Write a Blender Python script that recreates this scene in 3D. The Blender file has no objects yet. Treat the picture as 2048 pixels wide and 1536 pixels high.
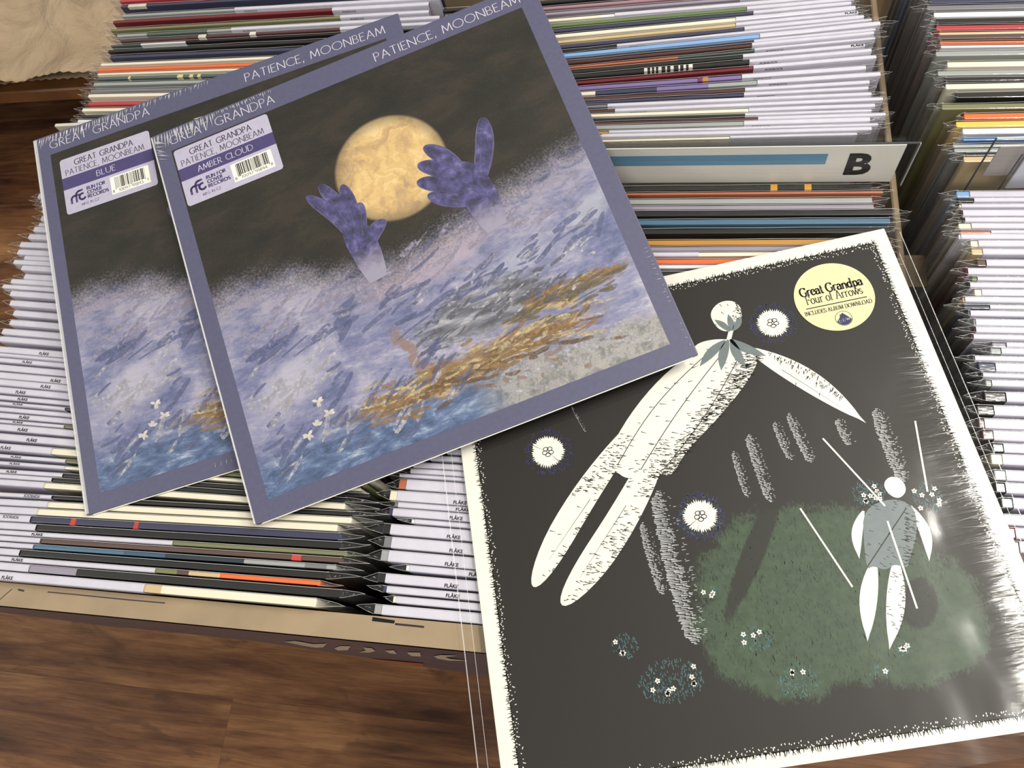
import bpy, bmesh, math, random
import numpy as np
from mathutils import Matrix, Vector
random.seed(11)
C = bpy.context.scene.collection
SC = bpy.context.scene

# ------------------------------------------------------------------ camera, world, lights, exposure
F = 1500.0                                  # focal length in pixels of the 2048 px wide frame
HC = 0.82                                   # camera height above the floor, metres
UP = -np.array([.173, .3744, .911]); UP /= np.linalg.norm(UP)
XW = np.array([.9846, .0346, -.1713]); XW -= UP * (XW @ UP); XW /= np.linalg.norm(XW)
YW = np.cross(UP, XW)
R = np.array([XW, YW, UP])                  # camera (x right, y down, z forward) -> world
def at(px, py, h):
    """world point (metres) seen at a pixel, h centimetres below the camera"""
    r = R @ np.array([(px - 1024) / F, (py - 768) / F, 1.0])
    p = r * (-h / r[2]) / 100
    return Vector((p[0], p[1], p[2] + HC))
cam_d = bpy.data.cameras.new('camera'); cam = bpy.data.objects.new('camera', cam_d); C.objects.link(cam)
cam_d.sensor_width = 36; cam_d.lens = 36 * F / 2048; cam_d.clip_start = .01; cam_d.clip_end = 50
Mc = np.array([R[:, 0], -R[:, 1], -R[:, 2]]).T
cam.matrix_world = Matrix.Translation((0, 0, HC)) @ Matrix(Mc.tolist()).to_4x4()
SC.camera = cam
cam_d.dof.use_dof = False

SC.view_settings.view_transform = 'Standard'; SC.view_settings.look = 'None'
SC.view_settings.gamma = 1; SC.view_settings.use_curve_mapping = False
SC.view_settings.exposure = 0.0
SC.cycles.transparent_max_bounces = 32
SC.cycles.max_bounces = 8

def s2l(c): return tuple((v / 255 / 12.92) if v / 255 <= .04045 else ((v / 255 + .055) / 1.055) ** 2.4 for v in c)
def col(c): return s2l(c) + (1.0,)

w = bpy.data.worlds.new('shop_light'); SC.world = w; w.use_nodes = True
w.node_tree.nodes['Background'].inputs[0].default_value = (1.0, .965, .91, 1)
w.node_tree.nodes['Background'].inputs[1].default_value = .34
def area(name, loc, target, sx, sy, power, color=(1, .95, .87)):
    d = bpy.data.lights.new(name, 'AREA'); d.shape = 'RECTANGLE'; d.size = sx; d.size_y = sy; d.energy = power; d.color = color
    o = bpy.data.objects.new(name, d); C.objects.link(o); o.location = loc
    o.rotation_euler = (Vector(target) - Vector(loc)).to_track_quat('-Z', 'Y').to_euler()
    return o
area('ceiling_tube_lamp', (1.05, .42, 2.36), (1.05, .42, 0), .18, .90, 34)
area('ceiling_panel_lamp', (1.75, .75, 2.3), (0, .3, .4), .9, .6, 34)
area('ceiling_panel_lamp', (.2, -1.7, 2.4), (0, .3, .4), 1.2, .5, 25)
area('ceiling_panel_lamp', (-2.7, -.5, 2.0), (-.3, .3, .4), .8, .5, 18)

# ------------------------------------------------------------------ helpers
def tag(o, label=None, cat=None, group=None, kind=None):
    if label: o['label'] = label
    if cat: o['category'] = cat
    if group: o['group'] = group
    if kind: o['kind'] = kind
    return o
def link(name, me, parent=None, m=None):
    o = bpy.data.objects.new(name, me); C.objects.link(o)
    if parent is not None: o.parent = parent
    if m is not None and hasattr(me, 'materials') and not me.materials: me.materials.append(m)
    return o
def mesh(name, V, Fc, m=None, smooth=False):
    me = bpy.data.meshes.new(name); me.from_pydata([tuple(v) for v in V], [], Fc); me.update()
    if m is not None:
        for x in (m if isinstance(m, (list, tuple)) else [m]): me.materials.append(x)
    if smooth: me.polygons.foreach_set('use_smooth', [True] * len(me.polygons))
    return me
def empty(name, loc=(0, 0, 0), rz=0):
    o = bpy.data.objects.new(name, None); C.objects.link(o); o.location = loc; o.rotation_euler = (0, 0, rz); o.empty_display_size = .02
    return o
def boxmesh(x0, x1, y0, y1, z0, z1, bev=0.0, m=None, name='box', seg=1):
    bm = bmesh.new(); bmesh.ops.create_cube(bm, size=1)
    for v in bm.verts: v.co = Vector(((x0 + x1) / 2 + v.co.x * (x1 - x0), (y0 + y1) / 2 + v.co.y * (y1 - y0), (z0 + z1) / 2 + v.co.z * (z1 - z0)))
    if bev: bmesh.ops.bevel(bm, geom=list(bm.edges), offset=bev, segments=seg, affect='EDGES', profile=.6)
    me = bpy.data.meshes.new(name); bm.to_mesh(me); bm.free()
    if m: me.materials.append(m)
    return me

# ---- node material builder
class NB:
    def __init__(s, name):
        s.m = bpy.data.materials.new(name); s.m.use_nodes = True
        s.t = s.m.node_tree; s.t.nodes.clear()
        s.out = s.n('ShaderNodeOutputMaterial')
        s.b = None
    def n(s, typ, **k):
        q = s.t.nodes.new(typ)
        for a, v in k.items(): setattr(q, a, v)
        return q
    def set(s, sock, v):
        if isinstance(v, bpy.types.NodeSocket): s.t.links.new(v, sock)
        elif v is not None:
            if sock.type == 'RGBA' and len(v) == 3: v = tuple(v) + (1,)
            sock.default_value = v
    def math(s, op, a, b=None, c=None, clamp=False):
        q = s.n('ShaderNodeMath', operation=op, use_clamp=clamp)
        for i, v in enumerate((a, b, c)):
            if v is not None: s.set(q.inputs[i], v)
        return q.outputs[0]
    def mix(s, f, a, b, mode='MIX'):
        q = s.n('ShaderNodeMix', data_type='RGBA', blend_type=mode); s.set(q.inputs[0], f); s.set(q.inputs[6], a); s.set(q.inputs[7], b)
        return q.outputs[2]
    def sm(s, v, a, b):
        q = s.n('ShaderNodeMapRange', interpolation_type='SMOOTHSTEP'); s.set(q.inputs[0], v); s.set(q.inputs[1], a); s.set(q.inputs[2], b); s.set(q.inputs[3], 0.0); s.set(q.inputs[4], 1.0)
        return q.outputs[0]
    def coord(s, kind='Object'): return s.n('ShaderNodeTexCoord').outputs[kind]
    def xyz(s, v):
        q = s.n('ShaderNodeSeparateXYZ'); s.set(q.inputs[0], v); return q.outputs
    def vec(s, x, y, z=0.0):
        q = s.n('ShaderNodeCombineXYZ'); s.set(q.inputs[0], x); s.set(q.inputs[1], y); s.set(q.inputs[2], z); return q.outputs[0]
    def mapv(s, v, loc=(0, 0, 0), rot=(0, 0, 0), sc=(1, 1, 1)):
        q = s.n('ShaderNodeMapping'); s.set(q.inputs[0], v); q.inputs[1].default_value = loc; q.inputs[2].default_value = rot; q.inputs[3].default_value = sc
        return q.outputs[0]
    def noise(s, v, scale, detail=4, rough=.55, dist=0.0, out=0):
        q = s.n('ShaderNodeTexNoise'); s.set(q.inputs['Vector'], v); q.inputs['Scale'].default_value = scale; q.inputs['Detail'].default_value = detail
        q.inputs['Roughness'].default_value = rough; q.inputs['Distortion'].default_value = dist
        return q.outputs[out]
    def ramp(s, f, pts, interp='LINEAR'):
        q = s.n('ShaderNodeValToRGB'); q.color_ramp.interpolation = interp; s.set(q.inputs[0], f)
        e = q.color_ramp.elements
        while len(e) < len(pts): e.new(.5)
        for i, (p, c) in enumerate(pts): e[i].position = p; e[i].color = col(c)
        return q.outputs[0]
    def principled(s, color, rough=.5, coat=0.0, coat_rough=.1, normal=None, spec=.5, coat_normal=None):
        b = s.n('ShaderNodeBsdfPrincipled'); s.b = b
        s.set(b.inputs['Base Color'], color); s.set(b.inputs['Roughness'], rough); s.set(b.inputs['Coat Weight'], coat); s.set(b.inputs['Coat Roughness'], coat_rough)
        s.set(b.inputs['Specular IOR Level'], spec)
        if normal is not None: s.set(b.inputs['Normal'], normal)
        if coat_normal is not None: s.set(b.inputs['Coat Normal'], coat_normal)
        s.t.links.new(b.outputs[0], s.out.inputs[0]); return s.m
    def bump(s, h, strength=.3, dist=.001):
        q = s.n('ShaderNodeBump'); q.inputs['Strength'].default_value = strength; q.inputs['Distance'].default_value = dist; s.set(q.inputs['Height'], h); return q.outputs[0]

def m_flat(name, c, rough=.5, var=.06, scale=60, coat=0.0, coat_rough=.1, bump=0.0):
    b = NB(name); v = b.coord(); nz = b.noise(v, scale, 3)
    k = b.ramp(nz, [(.3, tuple(x * (1 - var) for x in c)), (.7, tuple(min(255, x * (1 + var)) for x in c))])
    nm = b.bump(b.noise(v, scale * 3, 2), bump, .0005) if bump else None
    return b.principled(k, rough, coat, coat_rough, nm)

# ------------------------------------------------------------------ lettering made of pen strokes
def _arc(cx, cy, rx, ry, a0, a1, n=10): return [(cx + rx * math.cos(math.radians(a0 + (a1 - a0) * i / n)), cy + ry * math.sin(math.radians(a0 + (a1 - a0) * i / n))) for i in range(n + 1)]
SANS = {
 'A': (.74, [[(0, 0), (.37, 1), (.74, 0)], [(.13, .34), (.61, .34)]]),
 'B': (.52, [[(0, 0), (0, 1)], [(0, 1), (.22, 1)] + _arc(.22, .76, .23, .24, 90, -90) + [(0, .52)], [(.22, .52)] + _arc(.24, .26, .28, .26, 90, -90) + [(0, 0)]]),
 'C': (.78, [_arc(.5, .5, .5, .5, 48, 312, 18)]),
 'D': (.78, [[(0, 0), (0, 1), (.25, 1)] + _arc(.25, .5, .53, .5, 90, -90, 14) + [(0, 0)]]),
 'E': (.46, [[(.46, 1), (0, 1), (0, 0), (.46, 0)], [(0, .53), (.4, .53)]]),
 'F': (.44, [[(.44, 1), (0, 1), (0, 0)], [(0, .52), (.38, .52)]]),
 'G': (.86, [_arc(.5, .5, .5, .5, 48, 305, 18) + [(.8, .1), (.8, .44), (.56, .44)]]),
 'I': (.06, [[(.03, 0), (.03, 1)]]),
 'L': (.44, [[(0, 1), (0, 0), (.44, 0)]]),
 'M': (.9, [[(0, 0), (.1, 1), (.45, .12), (.8, 1), (.9, 0)]]),
 'N': (.74, [[(0, 0), (0, 1), (.74, 0), (.74, 1)]]),
 'O': (1.0, [_arc(.5, .5, .5, .5, 0, 360, 24)]),
 'P': (.5, [[(0, 0), (0, 1), (.22, 1)] + _arc(.22, .74, .28, .26, 90, -90) + [(0, .48)]]),
 'R': (.58, [[(0, 0), (0, 1), (.22, 1)] + _arc(.22, .75, .26, .25, 90, -90) + [(0, .5)], [(.2, .5), (.58, 0)]]),
 'T': (.62, [[(0, 1), (.62, 1)], [(.31, 1), (.31, 0)]]),
 'U': (.7, [[(0, 1), (0, .35)] + _arc(.35, .35, .35, .35, 180, 360, 10) + [(.7, 1)]]),
 'S': (.5, [_arc(.25, .74, .23, .26, 40, 270, 10) + _arc(.25, .25, .25, .25, 90, -140, 10)]),
 'K': (.55, [[(0, 0), (0, 1)], [(.52, 1), (0, .45)], [(.18, .62), (.55, 0)]]),
 'V': (.7, [[(0, 1), (.35, 0), (.7, 1)]]), 'W': (1.05, [[(0, 1), (.27, 0), (.52, .9), (.78, 0), (1.05, 1)]]),
 'Z': (.6, [[(0, 1), (.6, 1), (0, 0), (.6, 0)]]), '/': (.5, [[(0, -.1), (.5, 1.1)]]),
 ',': (.1, [[(.08, .08), (.02, -.18)]]), ' ': (.34, []), '.': (.06, [[(.03, 0), (.03, .05)]]),
 'Å': (.74, [[(0, 0), (.37, 1), (.74, 0)], [(.13, .34), (.61, .34)], [(.33, 1.22), (.41, 1.22), (.41, 1.3), (.33, 1.3), (.33, 1.22)]]),
 '0': (.56, [_arc(.28, .5, .28, .5, 0, 360, 14)]), '1': (.3, [[(.02, .78), (.2, 1), (.2, 0)]]),
 '3': (.52, [_arc(.24, .75, .24, .25, 140, -90, 9) + _arc(.24, .26, .28, .26, 90, -140, 9)]),
 '4': (.58, [[(.44, 0), (.44, 1), (0, .3), (.58, .3)]]), '7': (.52, [[(0, 1), (.52, 1), (.18, 0)]]),
 '8': (.54, [_arc(.27, .75, .23, .25, 0, 360, 12), _arc(.27, .25, .27, .25, 0, 360, 12)]),
 '9': (.54, [_arc(.27, .7, .27, .3, 0, 360, 12), [(.54, .7), (.4, 0)]]),
}
def _sf(x0, x1, y): return [(x0, y), (x1, y)]
SERIF = {
 'G': (.8, [_arc(.42, .5, .42, .5, 50, 310, 16) + [(.7, .14), (.7, .42)], _sf(.54, .84, .42), [(.69, .98), (.69, .74)]]),
 'F': (.6, [[(.12, 0), (.12, 1)], [(0, 1), (.58, 1), (.58, .8)], [(.12, .53), (.44, .53)], [(.44, .63), (.44, .43)], _sf(0, .28, 0)]),
 'A': (.8, [[(.08, 0), (.4, 1)], [(.4, 1), (.73, 0)], [(.2, .34), (.6, .34)], _sf(-.02, .22, 0), _sf(.58, .86, 0)]),
 'I': (.3, [[(.15, 0), (.15, 1)], _sf(0, .3, 1), _sf(0, .3, 0)]),
 'N': (.84, [[(.12, 0), (.12, 1)], [(.12, 1), (.72, 0)], [(.72, 0), (.72, 1)], _sf(-.02, .18, 1), _sf(0, .26, 0), _sf(.58, .86, 1)]),
 'C': (.74, [_arc(.44, .5, .44, .5, 48, 312, 16), [(.74, .96), (.74, .74)]]),
 'L': (.6, [[(.12, 1), (.12, 0)], _sf(0, .28, 1), [(0, 0), (.56, 0), (.58, .24)]]),
 'U': (.8, [[(.12, 1), (.12, .33)] + _arc(.4, .33, .28, .33, 180, 360, 10) + [(.68, 1)], _sf(0, .26, 1), _sf(.56, .82, 1)]),
 'D': (.8, [[(.12, 0), (.12, 1)], [(0, 1), (.34, 1)] + _arc(.34, .5, .44, .5, 90, -90, 14) + [(0, 0)]]),
 'E': (.64, [[(.12, 0), (.12, 1)], [(0, 1), (.58, 1), (.58, .8)], [(.12, .53), (.44, .53)], [(0, 0), (.58, 0), (.6, .22)]]),
 'S': (.52, [_arc(.26, .74, .22, .26, 35, 270, 10) + _arc(.26, .25, .24, .25, 90, -145, 10)]),
 'B': (.66, [[(.12, 0), (.12, 1)], [(0, 1), (.34, 1)] + _arc(.34, .77, .2, .23, 90, -90) + [(.12, .54)], [(.34, .54)] + _arc(.36, .27, .26, .27, 90, -90) + [(0, 0)]]),
 'M': (1.0, [[(.12, 0), (.14, 1)], [(.14, 1), (.5, .05)], [(.5, .05), (.86, 1)], [(.86, 1), (.88, 0)], _sf(0, .2, 1), _sf(0, .24, 0), _sf(.82, 1, 1), _sf(.74, 1, 0)]),
 'O': (.86, [_arc(.43, .5, .42, .5, 0, 360, 22)]),
 'W': (1.15, [[(.05, 1), (.33, 0)], [(.33, 0), (.58, 1)], [(.58, 1), (.84, 0)], [(.84, 0), (1.1, 1)], _sf(-.06, .2, 1), _sf(.45, .66, 1), _sf(.98, 1.2, 1)]),
 'r': (.44, [[(.1, 0), (.1, .62)], _arc(.32, .42, .22, .22, 165, 60, 6), _sf(0, .24, 0), _sf(0, .1, .62)]),
 'e': (.52, [[(.04, .36), (.48, .36)] + _arc(.26, .32, .24, .32, 10, 315, 14)]),
 'a': (.54, [_arc(.24, .42, .2, .22, 150, 0, 8) + [(.44, .06), (.54, .02)], [(.44, .38)] + _arc(.22, .19, .2, .19, 90, 300, 8) + [(.44, .14)]]),
 't': (.36, [[(.14, .86), (.14, .12), (.22, 0), (.34, .05)], _sf(0, .32, .62)]),
 'n': (.64, [[(.1, 0), (.1, .62)], _arc(.32, .4, .2, .22, 170, 0, 8) + [(.52, 0)], _sf(0, .22, 0), _sf(.42, .64, 0), _sf(0, .1, .62)]),
 'd': (.6, [_arc(.25, .31, .23, .31, 30, 330, 14), [(.48, 1.02), (.48, 0), (.58, 0)], _sf(.36, .48, 1.02)]),
 'p': (.6, [[(.12, -.32), (.12, .62)], _arc(.33, .31, .23, .31, 150, -150, 14), _sf(0, .26, -.32), _sf(0, .12, .62)]),
 'o': (.54, [_arc(.27, .31, .25, .32, 0, 360, 18)]),
 'u': (.64, [[(.12, .62), (.12, .2)] + _arc(.3, .2, .18, .2, 180, 350, 8), [(.5, .62), (.5, 0), (.62, 0)], _sf(0, .12, .62), _sf(.4, .5, .62)]),
 'f': (.36, [[(.14, 0), (.14, .75)] + _arc(.3, .78, .16, .22, 180, 50, 7), _sf(0, .32, .62), _sf(0, .28, 0)]),
 'w': (.82, [[(.05, .62), (.24, 0)], [(.24, 0), (.42, .62)], [(.42, .62), (.6, 0)], [(.6, 0), (.8, .62)], _sf(-.04, .16, .62), _sf(.68, .86, .62)]),
 's': (.4, [_arc(.2, .46, .15, .16, 35, 270, 8) + _arc(.2, .155, .17, .155, 90, -145, 8)]),
 ' ': (.3, []),
}
def strokes_mesh(lines, thick, thin=None, z=0.0, V=None, Fc=None):
    """polylines -> flat ribbon quads; thick for upright strokes, thin for level ones"""
    thin = thick if thin is None else thin
    V = [] if V is None else V; Fc = [] if Fc is None else Fc
    for ln in lines:
        for (a, b) in zip(ln[:-1], ln[1:]):
            dx, dy = b[0] - a[0], b[1] - a[1]; L = math.hypot(dx, dy)
            if L < 1e-9: continue
            ux, uy = dx / L, dy / L; hw = (thin + (thick - thin) * abs(uy)) / 2
            e = min(hw * .6, L * .5) if len(ln) > 2 else 0
            ax, ay, bx, by = a[0] - ux * e, a[1] - uy * e, b[0] + ux * e, b[1] + uy * e
            k = len(V)
            V += [(ax - uy * -hw * -1, ay - ux * hw, z), (bx - uy * hw * -1 * -1, by - ux * hw, z), (bx - uy * hw, by + ux * hw, z), (ax - uy * hw, ay + ux * hw, z)]
            V[k] = (ax + uy * hw, ay - ux * hw, z); V[k + 1] = (bx + uy * hw, by - ux * hw, z)
            Fc.append((k, k + 1, k + 2, k + 3))
    return V, Fc
def text_lines(txt, font, size, gap):
    x = 0; out = []
    for ch in txt:
        wd, ls = font[ch]
        out += [[((x + p[0]) * size, p[1] * size) for p in l] for l in ls]
        x += wd + gap
    return out, (x - gap) * size
def place_text(txt, font, x, y, width, size, thick, thin=None, gap=.16, ang=0.0, z=0.0, V=None, Fc=None):
    ls, wd = text_lines(txt, font, size, gap)
    k = width / wd if width else 1
    ca, sa = math.cos(ang), math.sin(ang)
    ls = [[(x + p[0] * k * ca - p[1] * sa, y + p[0] * k * sa + p[1] * ca) for p in l] for l in ls]
    return strokes_mesh(ls, thick, thin, z, V, Fc)
def font_mesh(txt, size, bold=0.0, shear=0.0):
    cu = bpy.data.curves.new('lettering', 'FONT'); cu.body = txt; cu.size = size; cu.offset = bold; cu.shear = shear; cu.resolution_u = 3
    o = bpy.data.objects.new('tmp', cu); C.objects.link(o)
    me = bpy.data.meshes.new_from_object(o.evaluated_get(bpy.context.evaluated_depsgraph_get()))
    bpy.data.objects.remove(o); bpy.data.curves.remove(cu); me.name = 'lettering'; me.materials.clear(); return me

# ------------------------------------------------------------------ shared materials
M = {}
M['board_edge'] = m_flat('cardboard_edge', (196, 190, 180), .7, .08, 200)
M['lavender'] = m_flat('lavender_print', (86, 86, 112), .5, .03, 300, coat=.15, coat_rough=.12)
M['title_ink'] = m_flat('pale_title_ink', (208, 204, 214), .5, .02)
M['ink'] = m_flat('dark_ink', (40, 36, 46), .5, .05)
M['violet_ink'] = m_flat('violet_ink', (74, 66, 112), .5, .03)
M['sticker'] = m_flat('lavender_sticker', (182, 177, 198), .4, .02, 200, coat=.3)
M['white_ink'] = m_flat('white_ink', (240, 238, 226), .5, .02)
M['paper_white'] = m_flat('cream_white_print', (240, 238, 226), .45, .015, 100, coat=.3)
M['card'] = m_flat('price_card_white', (206, 204, 217), .5, .02, 80, coat=.5, coat_rough=.12, bump=.0)
M['black_ink'] = m_flat('black_ink', (30, 29, 32), .5, .05)

def film_mat(name, k=1.0, rough=.08, bump=.0, scale=40, tint=(1, 1, 1), haze=0.0, stretch=(1, 1, 1)):
    b = NB(name); v = b.coord()
    tr = b.n('ShaderNodeBsdfTransparent'); tr.inputs[0].default_value = tint + (1,)
    gl = b.n('ShaderNodeBsdfGlossy'); gl.inputs['Roughness'].default_value = rough
    fr = b.n('ShaderNodeFresnel'); geo = b.n('ShaderNodeNewGeometry')
    b.set(fr.inputs[0], b.math('ADD', b.math('MULTIPLY', geo.outputs['Backfacing'], 1 / 1.5 - 1.5), 1.5))
    if bump:
        nm = b.bump(b.noise(b.mapv(v, sc=stretch), scale, 3, .6), bump, .002)
        b.set(gl.inputs['Normal'], nm); b.set(fr.inputs['Normal'], nm)
    fac = b.math('MULTIPLY', fr.outputs[0], k, clamp=True)
    mx = b.n('ShaderNodeMixShader'); b.set(mx.inputs[0], fac); b.t.links.new(tr.outputs[0], mx.inputs[1]); b.t.links.new(gl.outputs[0], mx.inputs[2])
    last = mx.outputs[0]
    if haze:
        df = b.n('ShaderNodeBsdfDiffuse'); df.inputs[0].default_value = (.9, .9, .9, 1)
        m2 = b.n('ShaderNodeMixShader'); m2.inputs[0].default_value = haze; b.t.links.new(last, m2.inputs[1]); b.t.links.new(df.outputs[0], m2.inputs[2]); last = m2.outputs[0]
    b.t.links.new(last, b.out.inputs[0]); return b.m
M['film'] = film_mat('clear_plastic_film', 1.5, .12, .5, 120, (.97, .97, .97), .02)
M['film_edge'] = film_mat('glint_plastic_edge', 2.0, .2, .6, 200, (1, 1, 1), .45)  # white mixed in paints the glints along film edges
M['wrinkle'] = film_mat('wrinkled_film_glint', 4.0, .25, .3, 200, (1, 1, 1), .42)  # white mixed in stands for the highlights on the ridges
M['acrylic'] = film_mat('clear_acrylic', .4, .03, 0, 10, (.985, .99, .99), .0)

# ------------------------------------------------------------------ the setting: floor planks
def wood_mat():
    b = NB('brown_wood_laminate'); oi = b.n('ShaderNodeObjectInfo')
    v = b.coord(); off = b.math('MULTIPLY', oi.outputs['Random'], 37.0)
    q = b.n('ShaderNodeVectorMath', operation='ADD'); b.set(q.inputs[0], v); b.set(q.inputs[1], b.vec(off, off, 0.0)); v = q.outputs[0]
    warp = b.noise(b.mapv(v, sc=(2.2, 7, 1)), 1.6, 3, .5)
    g = b.noise(b.mapv(v, sc=(2.4, 30, 1)), 2.0, 8, .62, 1.0)
    g2 = b.noise(b.mapv(v, sc=(2.0, 9, 1)), 2.4, 4, .6, .8)
    fine = b.noise(b.mapv(v, sc=(9, 220, 1)), 3.0, 3, .7)
    f = b.math('ADD', b.math('MULTIPLY', g, .55), b.math('MULTIPLY', g2, .45))
    f = b.math('ADD', f, b.math('MULTIPLY', b.math('SUBTRACT', warp, .5), .55))
    c = b.ramp(f, [(.30, (52, 30, 18)), (.40, (82, 51, 31)), (.50, (108, 71, 43)), (.60, (130, 91, 57)), (.74, (156, 114, 74))])
    knot = b.noise(b.mapv(v, sc=(5, 14, 1)), 1.3, 3, .6, 2.2)
    c = b.mix(b.math('MULTIPLY', b.sm(knot, .56, .72), .55), c, s2l((62, 40, 26)))
    c = b.mix(b.math('MULTIPLY', b.sm(fine, .42, .72), .8), c, b.mix(.45, c, s2l((52, 28, 15))))
    tone = b.math('ADD', .92, b.math('MULTIPLY', oi.outputs['Random'], .16))
    hs = b.n('ShaderNodeHueSaturation'); b.set(hs.inputs['Color'], c); b.set(hs.inputs['Value'], tone); hs.inputs['Saturation'].default_value = .98
    return b.principled(hs.outputs[0], b.math('ADD', .42, b.math('MULTIPLY', fine, .2)), normal=b.bump(g, .12, .001), spec=.22)
M['wood'] = wood_mat()
floor = tag(link('floor', boxmesh(-2.6, 1.6, -1.4, 2.6, -.03, -.010, m=m_flat('subfloor_dark', (30, 22, 16), .9))), 'dark brown wood laminate floor under the record boxes', None, None, 'structure')
pl_me = boxmesh(0, 1.1999, 0, .2499, -.010, 0, .00012, M['wood'], 'plank')
ang = math.radians(1.0)
for r in range(-4, 9):
    for c_ in range(-2, 2):
        o = link('plank', pl_me, floor); o.location = (c_ * 1.2 - .45 + (r * .437 % 1.2), r * .25 - .30, 0)

# ------------------------------------------------------------------ cardboard record boxes
M['kraft'] = m_flat('kraft_cardboard', (156, 137, 110), .75, .05, 25, bump=.15)
M['kraft_dark'] = m_flat('kraft_shaded', (84, 72, 60), .8, .05, 25)  # kraft darkened in its colour for the shade inside the box
def stain_mat():
    b = NB('printed_cardboard'); v = b.coord(); n = b.noise(b.mapv(v, sc=(1, 1, 3)), 6, 3)
    return b.principled(b.ramp(n, [(.3, (82, 70, 78)), (.7, (98, 85, 93))]), .45, .2, .2)
M['purple_card'] = stain_mat()
BF = .006                                     # inner bottom of the boxes
RIM = HC - .485
fbox = tag(empty('record_box', (-.21, .40, 0)), 'kraft cardboard record box with a wide rim and purple printed front', 'box')
def crate_part(nm, x0, x1, y0, y1, z0, z1, m):
    return link(nm, boxmesh(x0 + .21, x1 + .21, y0 - .40, y1 - .40, z0, z1, .001, m, nm), fbox)
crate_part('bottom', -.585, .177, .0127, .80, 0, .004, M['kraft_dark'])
crate_part('front_panel', -.585, .177, .0127, .0187, .004, RIM - .003, M['kraft'])
RP = [(-.585, .0127), (.177, .0127), (.177, .0286), (-.585, .0286)]
bm = bmesh.new(); vs = [bm.verts.new((x + .21, y - .40, RIM - .003)) for x, y in RP]; f = bm.faces.new(vs)
e = bmesh.ops.extrude_face_region(bm, geom=[f]); bmesh.ops.translate(bm, verts=[v for v in e['geom'] if isinstance(v, bmesh.types.BMVert)], vec=(0, 0, .003)); bmesh.ops.recalc_face_normals(bm, faces=bm.faces)
me = bpy.data.meshes.new('rim_flap'); bm.to_mesh(me); bm.free(); link('rim_flap', me, fbox, M['kraft'])
c0 = at(1803, 489, 53.2)
crate_part('corner_flap', .176, .196, c0.y - .030, c0.y - .002, HC - .545, HC - .543, M['kraft'])
crate_part('side_panel', .172, .177, .0307, .795, .004, HC - .53, M['kraft'])
crate_part('side_panel', -.585, -.582, .0307, .795, .004, .20, M['kraft'])
crate_part('back_panel', -.585, .177, .795, .80, .004, .28, M['kraft'])
rbox = tag(empty('record_box', (.37, .40, 0)), 'low cardboard box under the records beside the wide box', 'box')
for nm, a in (('bottom', (-.190, .20, -.395, .40, 0, .004)), ('side_panel', (.197, .20, -.395, .40, .004, .10)), ('back_panel', (-.150, .197, .396, .40, .004, .10)), ('front_panel', (-.150, .197, -.395, -.391, .004, .10))):
    link(nm, boxmesh(*a, .0008, M['kraft'], nm), rbox)
# outer printed face of the front box: bulges out towards its foot
V = []; Fc = []; NX, NZ = 40, 14
def face_y(x, s):                             # s: 0 at the rim, 1 at the foot
    u = max(0., min(1., (x + .40) / .42))
    return .0120 - (.002 + .018 * u ** .9) * s ** 1.1 - .002 * math.sin(x * 31) * s * (1 - s) * 2
for j in range(NZ + 1):
    for i in range(NX + 1):
        s = j / NZ; x = -.585 + .747 * i / NX
        zz = RIM - .004 - s * (RIM - .06)
        V.append((x, face_y(x, s), zz))
for j in range(NZ):
    for i in range(NX):
        a = j * (NX + 1) + i; Fc.append((a, a + 1, a + NX + 2, a + NX + 1))
me = mesh('printed_face', V, Fc, M['purple_card'], True)
pf = link('printed_face', me, fbox); pf.location = -fbox.location
tag(pf, 'purple printed outer face of the box')
# pale printed shapes on that face (seen at a grazing angle)
def on_face(px, py):
    r = R @ np.array([(px - 1024) / F, (py - 768) / F, 1.0])
    best = None
    for k in range(400):
        s = k / 399; zz = RIM - .004 - s * (RIM - .06); tt = (zz - HC) / r[2]; x = r[0] * tt; y = r[1] * tt
        d = abs(y - face_y(x, s))
        if best is None or d < best[0]: best = (d, x, face_y(x, s) - .0006, zz)
    return Vector(best[1:])
def pz(x, y): return (500 + x / 4.096, 1230 + y / 4.096)
shapes = [[(280, 212), (370, 205), (520, 232), (630, 228), (600, 258), (540, 262), (450, 248)],
          [(690, 265), (740, 248), (825, 248), (800, 282), (720, 285)], [(930, 258), (1000, 265), (1028, 288), (980, 302), (890, 300), (950, 285)],
          [(1105, 285), (1180, 282), (1205, 312), (1150, 308)], [(1290, 298), (1395, 300), (1400, 332), (1330, 330), (1300, 315)],
          [(1505, 332), (1560, 320), (1700, 325), (1600, 338), (1640, 352), (1800, 368), (1640, 368), (1540, 352)]]
mpp = m_flat('pale_print', (182, 168, 142), .6)
for sh in shapes:
    V = [on_face(*pz(*p)) - fbox.location for p in sh]; link('printed_mark', mesh('printed_mark', V, [tuple(range(len(V)))], mpp), fbox)
V = [on_face(*pz(*p)) - fbox.location for p in ((968, 352), (1420, 392), (1420, 412), (968, 402))]
link('parcel_label', mesh('parcel_label', V, [(0, 1, 2, 3)], m_flat('orange_print', (168, 82, 46), .6)), fbox)
V = [on_face(*pz(*p)) - fbox.location for p in ((760, 350), (968, 354), (968, 402), (860, 392))]
link('parcel_label', mesh('parcel_label', V, [(0, 1, 2, 3)], m_flat('grey_print', (128, 116, 118), .6)), fbox)
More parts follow.
